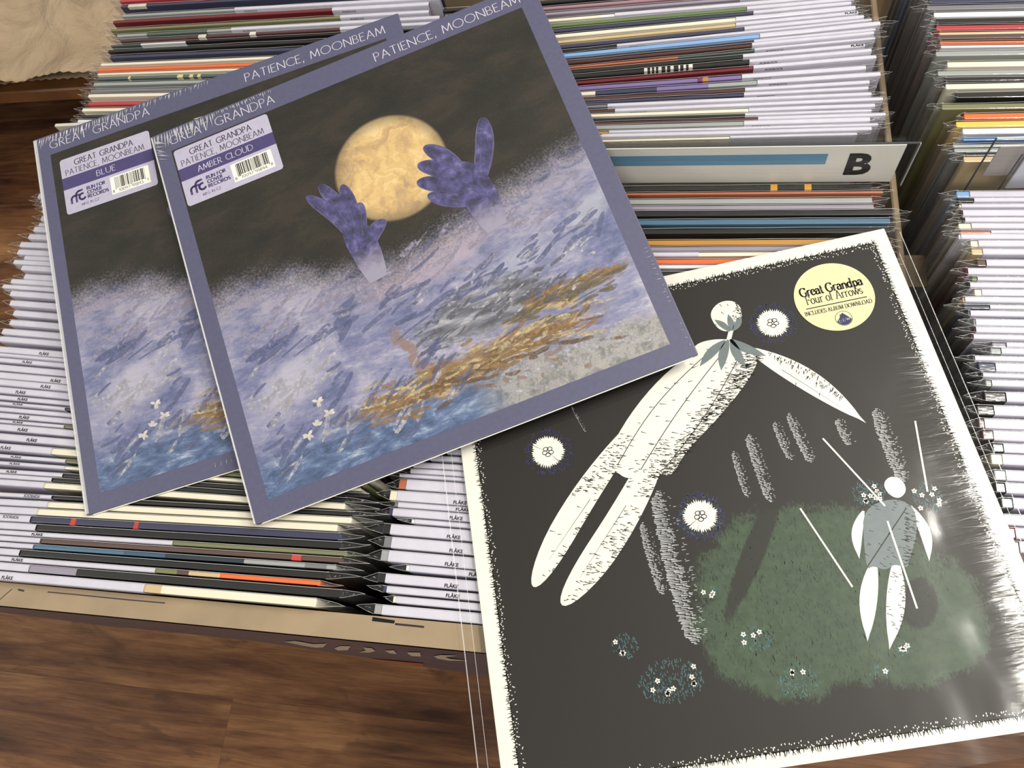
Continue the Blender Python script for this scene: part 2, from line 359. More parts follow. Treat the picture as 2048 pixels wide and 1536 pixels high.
# tear lines along the rim
V = []; Fc = []
def tear(pts, wd):
    V, Fc = [], []
    P = [at(x, y, 48.48) - fbox.location for x, y in pts]
    for a, b in zip(P[:-1], P[1:]):
        k = len(V); n = Vector((-(b - a).y, (b - a).x, 0)).normalized() * wd / 2
        V.extend([a - n, b - n, b + n, a + n]); Fc.append((k, k + 1, k + 2, k + 3))
    link('tear_line', mesh('tear_line', V, Fc, M['ink']), fbox)
tear([(0, 1199), (12, 1188), (24, 1178)], .0006); tear([(36, 1179), (48, 1182)], .0012); tear([(95, 1184), (150, 1189), (200, 1194), (260, 1200), (330, 1206)], .0007)
tear([(790, 1248), (830, 1252), (848, 1254)], .0012)
P0 = [at(x, y, 48.47) - fbox.location for x, y in ((745, 1234), (790, 1241), (788, 1247), (744, 1242))]
link('hand_hole', mesh('hand_hole', P0, [(3, 2, 1, 0)], m_flat('hole_shade', (8, 7, 6), .9)), fbox)  # flat black patch painted for the dark inside the hole

# ------------------------------------------------------------------ low shelf and paper bag behind, on the floor
M['shelf_wood'] = m_flat('dark_stained_board', (112, 74, 42), .45, .2, 14)
PS = at(120, 179, 64.5)
sh = tag(empty('low_shelf', (-1.0, PS.y + .235, 0)), 'low dark wooden shelf board under the crumpled brown paper bag', 'shelf')
link('shelf_board', boxmesh(-.75, .38, -.235, .35, .155, .175, .002, M['shelf_wood']), sh)
link('side_board', boxmesh(-.75, -.73, -.22, .35, 0, .155, .001, M['shelf_wood']), sh)
link('side_board', boxmesh(.36, .38, -.22, .35, 0, .155, .001, M['shelf_wood']), sh)
def bag_mat():
    b = NB('crumpled_kraft_paper'); v = b.coord()
    n = b.noise(v, 9, 5, .6, .6); n2 = b.noise(v, 30, 4, .6, 1.0)
    c = b.ramp(n, [(.3, (154, 133, 108)), (.7, (182, 161, 134))])
    h = b.math('ADD', b.math('MULTIPLY', n, .7), b.math('MULTIPLY', n2, .3))
    return b.principled(c, .75, normal=b.bump(h, .8, .02), spec=.2)
M['bag'] = bag_mat()
PB = at(30, 196, 62.0)
bag = tag(empty('paper_bag', (-.82, PB.y, .175)), 'crumpled brown kraft paper bag lying beside the record boxes', 'bag')
from mathutils import noise as mn
def bag_sheet(z_off, amp, seed, y_edge_off=0.0):
    V = []; Fc = []; N = 64
    x0, x1 = -.20, .215; y1 = .40
    for j in range(N + 1):
        for i in range(N + 1):
            u, v_ = i / N, j / N; x = x0 + (x1 - x0) * u
            edge = .002 + .022 * max(0, u - .3) + y_edge_off - .004 * math.sin(u * 9) + (.0012 if i % 2 else -.0012)
            y = edge + (y1 - edge) * v_
            p = Vector((x * 9 + seed, y * 9, seed))
            z = amp * (mn.fractal(p, 1.0, 2.0, 4) * .6 + abs(mn.noise(p * .6)) * 1.2)
            d = (x - .155) * .80 + (y - .02) * .62                # long diagonal fold
            z += (.016 * max(0., min(1., (.004 - d) / .005)) + .010 * max(0., 1 - abs(d + .02) / .05)) if z_off > .02 else 0
            z += .02 * max(0., 1 - abs(x + .01 + .2 * (y - .33)) / .03) * max(0., min(1, (y - .25) * 8)) if z_off > .02 else 0
            V.append((x, y, z_off + max(-.012, z) * (.35 + .65 * min(1, v_ * 3 + .2))))
    for j in range(N):
        for i in range(N):
            a = j * (N + 1) + i; Fc.append((a, a + 1, a + N + 2, a + N + 1))
    me = mesh('paper_sheet', V, Fc, M['bag'], True); return me
o = link('front_panel', bag_sheet(.034, .034, 3.3), bag); q = o.modifiers.new('t', 'SOLIDIFY'); q.thickness = .0008
o = link('back_panel', bag_sheet(.012, .006, 8.1, .03), bag); q = o.modifiers.new('t', 'SOLIDIFY'); q.thickness = .0008
# gusset joining the two panels along the side
V = []; Fc = []
for j in range(21):
    y = .03 + .37 * j / 20; V += [(.213, y, .008), (.226 + .002 * math.sin(y * 60), y, .022), (.213, y, .038)]
for j in range(20):
    a = j * 3; Fc += [(a, a + 3, a + 4, a + 1), (a + 1, a + 4, a + 5, a + 2)]
link('side_gusset', mesh('side_gusset', V, Fc, M['bag'], True), bag)

# ------------------------------------------------------------------ records in the bins
PAL = {'cream': (232, 226, 204), 'white': (226, 226, 230), 'black': (36, 35, 34), 'navy': (60, 62, 86), 'grey': (122, 122, 126), 'silver': (158, 162, 160),
       'olive': (122, 124, 88), 'brown': (92, 72, 66), 'dark red': (112, 38, 44), 'purple': (126, 110, 160), 'light blue': (132, 172, 222), 'teal': (78, 112, 136),
       'orange': (226, 112, 60), 'gold': (186, 136, 62), 'green': (104, 124, 78), 'pink': (160, 126, 136), 'red': (178, 66, 68), 'tan': (206, 182, 140),
       'yellow': (236, 196, 84), 'blue': (84, 134, 192), 'maroon': (82, 52, 52), 'copper': (184, 112, 82), 'mauve': (150, 142, 156), 'dark green': (84, 98, 92)}
_mc = {}
def sleeve_mat(spec):
    key = str(spec)
    if key in _mc: return _mc[key]
    b = NB('sleeve_print'); g = b.coord('Generated'); o_ = b.coord()
    if isinstance(spec, str): c = col(PAL[spec])
    else:
        pts = [(p, PAL.get(c, c)) for p, c in spec]
        x = b.xyz(g)[0]; c = b.ramp(x, pts, 'CONSTANT')
    n = b.noise(b.mapv(o_, sc=(1, 4, 4)), 30, 4, .65)
    fac = b.math('MULTIPLY', b.math('SUBTRACT', n, .42), .55, clamp=True)
    q = b.n('ShaderNodeHueSaturation'); b.set(q.inputs['Color'], c if not isinstance(c, tuple) else c)
    b.set(q.inputs['Value'], b.math('ADD', .92, b.math('MULTIPLY', n, .16)))
    m = b.principled(q.outputs[0], .38, .75, .10, coat_normal=b.bump(b.noise(b.mapv(o_, sc=(1, 6, 6)), 55, 3), .25, .001))
    _mc[key] = m; return m
W = .332
ORD = ['', 'first', 'second', 'third', 'fourth', 'fifth', 'sixth', 'seventh', 'eighth', 'ninth', 'tenth', 'eleventh', 'twelfth', 'thirteenth', 'fourteenth', 'fifteenth', 'sixteenth', 'seventeenth', 'eighteenth', 'nineteenth']
TENS = {2: ('twentieth', 'twenty'), 3: ('thirtieth', 'thirty'), 4: ('fortieth', 'forty'), 5: ('fiftieth', 'fifty'), 6: ('sixtieth', 'sixty')}
def ordw(n):
    if n < 20: return ORD[n]
    return TENS[n // 10][0] if n % 10 == 0 else TENS[n // 10][1] + '-' + ORD[n % 10]
def fit(me, wd, ht):
    xs = [v.co.x for v in me.vertices]; ys = [v.co.y for v in me.vertices]
    a, b = min(xs), max(xs); c, d = min(ys), max(ys)
    for v in me.vertices: v.co.x = (v.co.x - a) / (b - a) * wd; v.co.y = (v.co.y - c) / (d - c) * ht
    return me
_fl = fit(font_mesh('FLÅKE', .01, .0003), .0092, .0030); _pr = fit(font_mesh('POP/ROCK', .01, .0001), .0136, .0023)
for me in (_fl, _pr): me.materials.append(M['black_ink'])
def flap(side, t, H, rng, long=0.0, W=.332):
    """open side of the clear sleeve: two films meeting in a crinkled seam"""
    V = []; Fc = []; mi = []
    d = rng.uniform(.006, .013) + long * rng.uniform(.5, 1.2); NXF = 5
    zs = [.0012, -.004, -.012, -.03, -.07, -.15, -(H - .004)]
    tipy = t * rng.uniform(.2, .8); ph = rng.uniform(0, 6)
    for sh_ in (0, 1):
        base = len(V)
        for j, z in enumerate(zs):
            for i in range(NXF + 1):
                u = i / NXF; y0 = -.0003 if sh_ == 0 else t + .0003
                y = y0 + (tipy - y0) * u ** 1.15 + math.sin(u * 7 + j * 1.7 + ph) * .0003 * u
                x = -.001 + (d + .001) * u * (1 - .04 * j) + (rng.uniform(-.001, .001) if i == NXF else 0)
                V.append((x, y, z + (rng.uniform(-.0012, .0008) * u if j == 0 else 0)))
        for j in range(len(zs) - 1):
            for i in range(NXF):
                a = base + j * (NXF + 1) + i; Fc.append((a, a + 1, a + NXF + 2, a + NXF + 1)); mi.append(0)
        for i in range(NXF):                     # bright cut edge
            a, b = V[base + i], V[base + i + 1]; k = len(V)
            V += [(a[0], a[1] - .0001, a[2] + .0002), (b[0], b[1] - .0001, b[2] + .0002), (b[0], b[1] + .0001, b[2] + .0002), (a[0], a[1] + .0001, a[2] + .0002)]
            Fc.append((k, k + 1, k + 2, k + 3)); mi.append(1)
    # crinkled slivers across the mouth
    for q in range(rng.randint(2, 3)):
        u = rng.uniform(.05, .45) * d; k = len(V); y = rng.uniform(.1, .8) * t; l = rng.uniform(.0015, .0035); zz = -.0008
        V += [(u, y, zz), (u + l * .8, min(t, y + rng.uniform(0, .001)), zz + .0008), (u + l * .7, min(t, y + .0004), zz + .0004)]; Fc.append((k, k + 1, k + 2)); mi.append(1)
    # film edge along the whole mouth, whitened as a painted glint line
    n_ = 12; k = len(V); W0 = W
    for i in range(n_ + 1):
        x = -W0 * i / n_; z = .0007 + .0003 * math.sin(i * 2.1 + ph); V += [(x, t - .00005, z), (x, t + .0003, z)]
    for i in range(n_): a = k + 2 * i; Fc.append((a, a + 2, a + 3, a + 1)); mi.append(1)
    # film closing under the mouth
    k = len(V); V += [(-.001, -.0005, -.002), (d * .85, tipy, -.003), (-.001, t + .0005, -.002)]; Fc.append((k, k + 1, k + 2)); mi.append(0)
    if side == 'L': V = [(-v[0], v[1], v[2]) for v in V]
    else: V = [(W + v[0], v[1], v[2]) for v in V]
    me = mesh('plastic_sleeve', V, Fc, [M['film'], M['film_edge']], False)
    me.polygons.foreach_set('material_index', mi); return me
def card_mesh(x0, x1, t, drop, rng):
    e = .0003; prof = [(-e, -drop), (-e, -.0012), (-e + .0002, .0004), (t * .10, .0009), (t * .88, .0009), (t + e - .0002, .0004), (t + e, -.0012), (t + e, -drop)]
    xs = [x0, x0 + (x1 - x0) * .33, x0 + (x1 - x0) * .66, x1]; V = []; Fc = []; n = len(prof)
    for x in xs:
        dz = rng.uniform(-.0003, .0)
        V += [(x, p[0], p[1] + (dz if 0 < i < n - 1 else 0)) for i, p in enumerate(prof)]
    for k in range(3):
        for i in range(n - 1): a = k * n + i; Fc.append((a, a + n, a + n + 1, a + 1))
    me = mesh('price_card', V, Fc, M['card'], False); return me

DEBUG = []
def bin_records(rows, h, side, where, group, tmax=.0042, tcap=.02, W=.332):
    """rows listed from the back to the front: (xe, ye, xo, yo, colour, label spans in px, options)"""
    items = []
    for r in rows:
        xe, ye, xo, yo, spec, lab = r[:6]; opt = r[6] if len(r) > 6 else {}
        hh = h + opt.get('dh', random.uniform(-.15, .15))
        A = at(xe, ye, hh); B = at(xo, yo, hh)
        d = (B - A) if side == 'L' else (A - B); yaw = max(-.07, min(.07, math.atan2(d.y, d.x)))
        ux = Vector((math.cos(yaw), math.sin(yaw), 0))
        org = A if side == 'L' else A - ux * W
        items.append([org, ux, yaw, spec, lab, opt, (xe, ye, xo, yo), hh])
    # keep the order: every sleeve stays clear of the one behind it
    N = len(items)
    raw = [it[2] for it in items]
    for i, it in enumerate(items):               # neighbours lean on one another: even out their angles about the part in view
        k = [raw[j] for j in range(max(0, i - 3), min(N, i + 4))]; yaw = sum(k) / len(k)
        xe, ye, xo, yo = it[6]; xm = (max(0, min(2048, xe)) + max(0, min(2048, xo))) / 2; ym = ye + (yo - ye) * (xm - xe) / (xo - xe)
        an = at(xm, ym, it[7]); loc_ = (an - it[0]).dot(it[1])
        it[1] = Vector((math.cos(yaw), math.sin(yaw), 0)); it[2] = yaw; it[0] = an - it[1] * loc_
    want = [it[0].y for it in items]
    for i in range(1, N):
        a, b = items[i - 1], items[i]
        def line(r, x): return r[0].y + (x - r[0].x) * r[1].y / r[1].x
        def gap(p_, q_):
            xa = max(p_[0].x, q_[0].x) - .014; xb = min(p_[0].x, q_[0].x) + W + .014
            return min(line(p_, xa) - line(q_, xa), line(p_, xb) - line(q_, xb))
        if gap(a, b) < .0031:                    # straighten towards the sleeve behind
            xm = b[0].x + W / 2; ym = line(b, xm); b[1] = a[1].copy(); b[2] = a[2]
            b[0].y = ym - (W / 2) * b[1].y / b[1].x
            g = gap(a, b)
            if g < .0031: b[0].y -= .0031 - g
        b.append(gap(a, b))
    DEBUG.append((where, [round((w_ - it[0].y) * 1000, 1) for w_, it in zip(want, items)]))
    for i in range(N):
        org, ux, yaw, spec, lab, opt, px, hh = items[i][:8]
        if i == 0: g = .006
        else:
            g = items[i][8]
        t = max(.0013, min(opt.get('t', tmax), tcap, g - .0013))
        H = org.z - BF
        nfront = N - i
        name = 'vinyl_record'
        rng = random.Random(i * 7 + int(h * 100) + len(rows))
        root = link(name, boxmesh(0, W, 0, t, -H, 0, min(.0007, t * .3), sleeve_mat(spec), 'sleeve', 2))
        root.location = org; root.rotation_euler = (0, 0, yaw)
        cname = spec if isinstance(spec, str) else opt.get('cn', 'multicoloured')
        tag(root, f"{cname} record{' with price card' if lab else ''}, {ordw(nfront)} from front, {where}", 'record', group)
        dirp = ux
        spans = []
        for s_ in (lab or []):
            xa, xb = s_[:2]
            def loc(px_):
                if px_ is None: return None
                f_ = (px_ - px[0]) / (px[2] - px[0]); P = at(px_, px[1] + f_ * (px[3] - px[1]), hh)
                return (P - org).dot(ux)
            la = loc(xa) if xa is not None else -.001; lb = loc(xb) if xb is not None else W + .001
            la = max(-.001, min(la, W - .02)); lb = max(la + .01, min(lb, W + .001))
            c_ = link('price_card', card_mesh(la, lb, t, .032, rng), root); spans.append((la, lb))
            for kind, tx in s_[2:]:
                xl = min(loc(tx) if isinstance(tx, (int, float)) and abs(tx) > 1 else la + tx, lb - .010)
                if kind == 'U': xl = max(xl, la + .015)
                if kind == 'F': o = link('lettering', _fl, c_); o.location = (xl, .0003, .00096); o.scale = (1, min(1, .85 * t / .003), 1)
                elif kind == 'P': o = link('lettering', _pr, c_); o.rotation_euler = (math.pi / 2, 0, 0); o.location = (xl, -.00034, -.0030)
                elif kind == 'U': o = link('lettering', _pr, c_); o.rotation_euler = (0, 0, math.pi); o.location = (xl, t * .95, .0012)
        for e in opt.get('marks', []):            # small printed marks on the spine
            x0, x1, cc = e
            f0 = (x0 - px[0]) / (px[2] - px[0]); P = at(x0, px[1], hh); l0 = (P - org).dot(ux); l1 = l0 + (x1 - x0) / F * hh / 100
            link('printed_mark', boxmesh(l0, l1, -.0004, t + .0002, -.003, .0003, 0, m_flat('mark_print', cc, .4)), root)
        vis = opt.get('flap', side)
        link('plastic_sleeve', flap(vis, t, H, rng, .012 if opt.get('flap') == 'R' else 0.0, W), root)

BRW = 'bin behind the B divider'
rows = [  # back right column, right ends; label starts
 (1668, -40, 1090, 6, 'black', None), (1676, -28, 1090, 18, 'pink', [(1470, None)]), (1690, -17, 1090, 29, 'mauve', [(1480, None)]),
 (1700, -6, 1100, 42, [(0, 'cream'), (.4, 'white')], [(1230, None)], {'cn': 'cream and white'}),
 (1706, 3, 1100, 52, 'green', [(1494, None, ('P', .008))]),
 (1700, 12, 1105, 62, 'navy', [(1507, None, ('P', .008))]),
 (1708, 16, 1110, 79, 'cream', [(1472, None)], {'t': .005}), (1713, 24, 1112, 91, 'tan', [(1472, None, ('F', .10))]),
 (1725, 36, 1118, 97, 'navy', [(1489, None)]), (1741, 44, 1120, 103, 'black', [(1234, None, ('P', .010))]),
 (1758, 52, 1127, 113, 'light blue', [(1520, None)], {'t': .005}), (1748, 62, 1130, 121, 'black', [(1508, None, ('P', .008))]),
 (1745, 68, 1134, 128, 'maroon', [(1504, None)]), (1747, 76, 1136, 137, [(0, 'copper'), (.55, 'dark green')], [(1509, None, ('P', .009))], {'cn': 'copper and dark green'}),
 (1727, 94, 1142, 146, 'black', [(1486, None, ('F', .12))]), (1740, 103, 1146, 156, 'black', [(1499, None, ('P', .008))], {'marks': [(1288, 1296, (210, 212, 200)), (1300, 1304, (210, 212, 200)), (1308, 1312, (210, 212, 200)), (1316, 1324, (210, 212, 200)), (1330, 1334, (210, 212, 200)), (1340, 1348, (210, 212, 200)), (1356, 1360, (210, 212, 200)), (1366, 1372, (210, 212, 200)), (1376, 1386, (210, 212, 200))]}),
 (1750, 118, 1155, 168, 'dark red', [(1507, None, ('P', .009))], {'t': .005}), (1729, 139, 1160, 180, 'purple', [(1484, None, ('P', .009))], {'t': .005, 'marks': [(1395, 1405, (120, 50, 90)), (1405, 1418, (176, 130, 70))]}),
 (1758, 153, 1163, 190, [(0, 'yellow'), (.15, 'cream'), (.35, 'navy'), (.5, 'purple'), (.62, 'silver')], [(1515, None, ('P', .009))], {'t': .005, 'cn': 'purple striped'}),
 (1736, 169, 1168, 199, 'maroon', [(1490, None)]), (1734, 179, 1172, 207, 'navy', [(1488, None, ('P', .01))]),
 (1740, 191, 1176, 215, 'grey', [(1215, None)]), (1763, 204, 1178, 224, 'maroon', [(1230, None, ('P', .012))], {'t': .005}),
 (1747, 215, 1182, 233, 'cream', [(1498, None)]), (1740, 225, 1186, 240, 'black', [(1490, None)]), (1768, 233, 1188, 248, 'maroon', [(1516, None, ('P', .011))]),
 (1737, 243, 1193, 258, 'silver', [(1488, None, ('P', .006))], {'t': .0048}), (1753, 251, 1198, 267, 'gold', [(1218, None, ('P', .014))]), (1740, 260, 1202, 276, 'white', [(1203, None)]),
 (1711, 271, 1205, 283, 'cream', [(1460, None)])]
bin_records(rows, 48.0, 'R', BRW, 'records behind the B divider', tmax=.0029, tcap=.0036)
FRONT_B = [
 (1745, 378, 1245, 382, [(0, (70, 76, 130)), (.32, (48, 48, 72)), (.42, 'black')], None, {'cn': 'blue and black', 'marks': [(1541, 1556, (222, 160, 60)), (1609, 1624, (222, 160, 60))], 't': .0046}),
 (1766, 386, 1255, 390, 'copper', None, {'t': .0035}), (1745, 405, 1256, 408, 'silver', None, {'t': .0045}), (1748, 417, 1262, 419, 'mauve', None), (1787, 430, 1268, 432, 'black', None, {'t': .005}),
 (1781, 447, 1274, 449, 'teal', None, {'t': .0058}), (1778, 465, 1286, 468, 'black', None, {'t': .0058}), (1775, 487, 1297, 491, 'gold', None, {'t': .005}),
 (1772, 499, 1303, 502, 'mauve', None), (1770, 510, 1305, 513, 'cream', [(None, 1397)], {'t': .005}), (1768, 524, 1312, 527, 'orange', None), (1770, 534, 1318, 537, 'white', None, {'t': .005}), (1770, 550, 1320, 553, 'black', None)]
bin_records(FRONT_B, 48.1, 'R', 'row before the B divider', 'records before the B divider', tmax=.0034, tcap=.0042)

BL = [
 (250, -16, 700, -42, 'navy', None), (244, -6, 700, -32, 'pink', [(520, None)]), (239, 3, 700, -22, 'red', None), (241, 14, 700, -10, 'navy', None, {'marks': [(256, 320, (205, 200, 188))]}),
 (243, 34, 700, 7, 'silver', [(469, None, ('P', .010))]), (225, 46, 700, 20, 'dark red', [(664, None, ('P', .010))], {'t': .005}),
 (221, 62, 700, 35, 'olive', [(680, None, ('P', .010))]), (232, 75, 700, 46, [(0, 'silver'), (.1, 'dark green'), (.3, 'silver')], [(462, None, ('P', .012))], {'cn': 'silver patterned'}),
 (240, 84, 700, 58, 'maroon', [(680, None)], {'marks': [(393, 418, (214, 206, 194)), (494, 514, (214, 206, 194))]}), (221, 93, 700, 66, [(0, 'dark green'), (.1, 'white'), (.25, 'black')], None, {'cn': 'white and black'}),
 (215, 105, 700, 80, 'black', None), (219, 117, 700, 95, 'navy', None, {'t': .005}), (201, 130, 700, 112, 'cream', None), (194, 141, 700, 124, 'orange', None), (194, 150, 700, 132, 'cream', None),
 (192, 160, 700, 144, 'dark green', None, {'marks': [(255, 262, (206, 196, 150)), (352, 370, (206, 196, 150)), (376, 388, (206, 196, 150)), (392, 402, (206, 196, 150))]}), (186, 171, 700, 158, 'silver', None, {'t': .005}), (180, 184, 700, 172, 'grey', None),
 (175, 194, 700, 184, 'cream', None, {'t': .005}), (175, 210, 700, 202, 'red', None, {'t': .005}), (163, 222, 700, 216, 'cream', None, {'t': .005}), (163, 235, 700, 230, 'black', None), (154, 244, 700, 240, 'white', None)]
bin_records(BL, 48.0, 'L', 'bin beside the paper bag', 'records beside the paper bag', tmax=.0029, tcap=.0036)

FL = [(78, 397, 300, 399), (84, 405, 300, 408), (85, 414, 300, 417), (86, 426, 300, 429), (84, 441, 300, 446), (80, 453, 300, 459), (69, 463, 300, 470), (59, 478, 300, 486), (42, 494, 300, 504), (37, 509, 300, 520),
      (50, 520, 300, 530), (29, 528, 300, 541), (45, 540, 300, 554), (50, 558, 300, 573), (24, 567, 300, 583), (7, 577, 300, 595), (22, 592, 300, 611), (22, 611, 300, 632), (29, 631, 300, 653), (21, 650, 300, 673), (6, 668, 300, 692), (0, 682, 300, 708)]
FLC = ['white', 'cream', 'grey', 'white', 'silver', 'white', 'cream', 'maroon', 'white', 'silver', 'yellow', 'white', 'dark green', 'brown', 'white', 'navy', 'silver', 'cream', 'pink', 'white', 'silver', 'cream']
rows = []
FT = {15: 92, 16: 107, 21: None}
for i, (r, c) in enumerate(zip(FL, FLC)):
    lab = [(None, 260) + ((('F', .085),) if i in (15, 16, 17, 19, 20, 21) else ())]
    rows.append(r + (c, lab))
mid = [(697, 714, 'grey', 80), (713, 721, 'white', None), (725, 735, 'black', 45), (739, 752, 'cream', None), (753, 767, 'black', 102), (769, 781, 'brown', 82), (785, 797, 'olive', 32), (798, 810, 'navy', 36),
       (810, 820, 'navy', 26), (822, 833, 'gold', None), (834, 846, 'grey', 39), (846, 856, 'olive', 26), (859, 871, 'tan', 36), (878, 890, 'navy', 54), (899, 910, 'cream', 2), (914, 925, 'olive', 23), (929, 938, 'cream', 20), (944, 954, 'black', 14)]
ends = {9: 130, 10: 146, 12: 128, 13: 148, 15: 102, 16: 131, 17: 129, 18: 125}
for i, (ya, yb, c, tx) in enumerate(mid):
    e = ends.get(i + 1, 170 if i < 9 else 160)
    lab = [(None, e) + ((('F', tx + .0),) if tx and tx > 1 else ())]
    # left end lies outside the picture
    sl = (yb - ya) / 127; xe = -20 - 4.0 * i + random.uniform(-14, 14)
    rows.append((xe, ya + sl * xe, 300, ya + sl * 300, c, lab, {'t': .0046}))
low = [(962, 695, 996, 'black', 102, None), (976, 690, 1010, 'cream', 86, None), (994, 710, 1029, 'black', 103, ('U', 96)), (1011, 702, 1045, 'cream', 94, None), (1025, 673, 1063, 'cream', 74, None), (1041, 680, 1080, 'navy', 60, ('U', 50)),
       (1056, 683, 1098, 'black', 71, None), (1069, 693, 1111, 'olive', 345, ('F', 64)), (1081, 683, 1125, 'brown', 80, None), (1093, 671, 1139, [(0, 'teal'), (.52, (60, 90, 116)), (.62, (44, 56, 66)), (.80, 'silver'), (.93, 'grey'), (.98, 'silver')], 66, None),
       (1108, 656, 1158, 'black', 38, None), (1122, 640, 1170, [(0, 'olive'), (.68, 'brown'), (.71, 'tan'), (.78, 'orange')], 310, ('F', 24)), (1138, 683, 1196, [(0, 'grey'), (.27, 'mauve'), (.4, 'black')], 57, None), (1156, 630, 1217, [(0, 'mauve'), (.6, 'tan'), (.66, 'cream')], 287, ('F', 5))]
MK = {5: [(145, 158, (190, 70, 60)), (273, 284, (190, 70, 60))], 8: [(592, 613, (196, 70, 70))]}
mids = []
for i, (y0, xr, yr, c, e, tx) in enumerate(low):
    lab = [(None, e) + ((tx,) if tx else ())]
    sl = (yr - y0) / xr
    rows.append(('R', xr, yr, y0, c, lab, {'t': .0050 if i not in (9, 13) else .0054, 'flap': 'R', 'cn': {9: 'blue and grey', 11: 'orange and tan', 12: 'grey and black', 13: 'speckled silver'}.get(i, c), 'marks': MK.get(i, [])}))
H1 = 47.4
fixed = []
for r in rows:
    if r[0] == 'R':
        _, xr, yr, y0, c, lab, opt = r
        A = at(xr, yr, H1); B = at(0, y0, H1); d = (A - B).normalized(); O = A - d * W
        # project the hidden left end back to the frame plane coordinates
        v = R.T @ np.array([O.x * 100, O.y * 100, (O.z - HC) * 100]); xe, ye = 1024 + F * v[0] / v[2], 768 + F * v[1] / v[2]
        opt['dh'] = 0; fixed.append((xe, ye, xr, yr, c, lab, opt))
    else:
        fixed.append(r)
for i in range(28, 40):                      # the middle rows show their right ends under the sleeves' edge too
    pass
bin_records(fixed, H1, 'L', 'bin under the lavender sleeves', 'records under the lavender sleeves', tmax=.0046)

FM = [(905, 888, 1000, 894, 8), (894, 903, 1000, 909, 9), (861, 915, 1000, 925, 9), (827, 929, 1000, 941, 10), (821, 941, 960, 951, 9), (806, 951, 960, 961, 6), (812, 968, 950, 979, 20), (794, 990, 950, 1004, 20), (796, 1008, 950, 1020, 12), (785, 1024, 950, 1037, 15), (830, 1043, 950, 1053, 8),
      (780, 1057, 950, 1074, 20), (782, 1084, 950, 1101, 21), (776, 1111, 950, 1129, 21), (819, 1136, 950, 1149, 12), (770, 1154, 950, 1172, 21), (773, 1179, 950, 1195, 12), (793, 1198, 950, 1214, 14), (763, 1219, 950, 1234, 22)]
FMC = ['white', 'black', 'navy', 'brown', 'black', 'white', 'copper', 'cream', 'grey', 'navy', 'white', 'black', 'grey', 'silver', 'white', 'black', 'navy', 'cream', 'silver']
FMT = {7: 907, 8: 912, 9: 899, 11: 894, 12: 899, 13: 890, 14: 938, 15: 889, 16: 892}
rows = []
for i, ((xe, ye, xo, yo, tp), c) in enumerate(zip(FM, FMC)):
    lab = [(xe, xe + 460) + ((('F', FMT[i]),) if i in FMT else ())]
    rows.append((xe - (16 if tp > 15 else 8), ye + tp * .45, xo, yo + tp * .45, c, lab, {'t': tp / 3.05 / 1000, 'dh': .1}))
bin_records(rows, 48.15, 'L', 'bin under the black sleeve', 'records under the black sleeve', tmax=.0075, W=.306)

RB = [(1836, -150, 'grey'), (1840, -132, 'brown'), (1844, -114, 'blue'), (1848, -96, 'blue'), (1852, -78, 'grey'), (1856, -60, 'black'), (1860, -42, 'brown'), (1866, -24, 'cream'), (1862, -10, 'navy'), (1859, 6, 'navy'), (1854, 20, 'grey'), (1868, 34, 'white'), (1873, 47, 'black'), (1873, 60, 'red'), (1879, 70, 'tan'), (1876, 78, 'brown'), (1880, 87, 'orange'), (1882, 97, 'white'), (1872, 112, 'silver'), (1895, 134, 'cream'),
      (1876, 151, 'silver'), (1890, 163, 'black'), (1892, 178, 'cream'), (1912, 196, 'black'), (1884, 219, 'olive'), (1929, 238, 'orange'), (1913, 254, 'yellow'), (1926, 268, 'white'), (1927, 281, 'blue'), (1906, 294, 'silver'), (1909, 304, 'silver'), (1932, 312, 'black'), (1928, 324, [(0, 'tan'), (.2, 'yellow'), (.3, 'cream')])]
rows = [(x, y, x + 120, y - 2, c, None, {'t': .0048, 'cn': 'yellow and cream', 'dh': random.uniform(-.2, .2)}) for x, y, c in RB]
bin_records(rows, 48.0, 'L', 'bin behind the clear R divider', 'records behind the R divider', tmax=.0045)
RF = [(1914, 394, 1940, 'light blue'), (1916, 404, 1948, 'black'), (1923, 415, None, 'cream'), (1926, 432, None, 'maroon'), (1930, 444, None, 'black'), (1918, 457, 1943, 'cream'), (1921, 467, 1982, 'copper'), (1922, 478, None, 'white'), (1942, 493, 1957, 'cream'), (1944, 509, 1966, 'tan'), (1955, 532, 1973, 'brown'),
      (1936, 549, None, 'dark red'), (1944, 561, 1955, 'green'), (1940, 575, None, 'black'), (1950, 591, 1964, 'cream'), (1930, 604, None, 'tan'), (1928, 617, 1980, 'navy'), (1941, 632, None, 'grey'), (1952, 651, None, 'silver'), (1952, 665, None, 'maroon'), (1947, 678, None, 'brown'),
      (1985, 694, 2013, 'mauve'), (1982, 707, 2003, 'silver'), (1950, 721, None, 'dark green'), (1958, 742, 1992, 'navy'), (1966, 754, None, 'black'), (1972, 772, 1984, 'silver'), (1970, 802, 2013, 'black'), (1955, 829, 1989, 'black'), (1958, 856, 1970, 'brown'), (1966, 879, 1988, 'maroon'),
      (1986, 904, 2008, 'black'), (1984, 928, 2006, 'cream'), (1990, 960, 2013, 'silver'), (1992, 985, 2012, 'black'), (2004, 1016, 2027, 'dark green'), (2000, 1049, 2010, 'white'), (2010, 1076, 2032, 'red'), (2022, 1104, 2040, 'grey')]
rows = []
for i, (x, y, lx, c) in enumerate(RF):
    sl = -.004 + .06 * max(0, (y - 400) / 650)
    rows.append((x - (0 if lx else 4), y, x + 100, y + 100 * sl, c, [(lx if lx else x, None)], {'t': .0046 if y < 700 else .0062, 'dh': random.uniform(-.1, .1)}))
bin_records(rows, 48.0, 'L', 'bin before the clear R divider', 'records before the R divider', tmax=.0062)

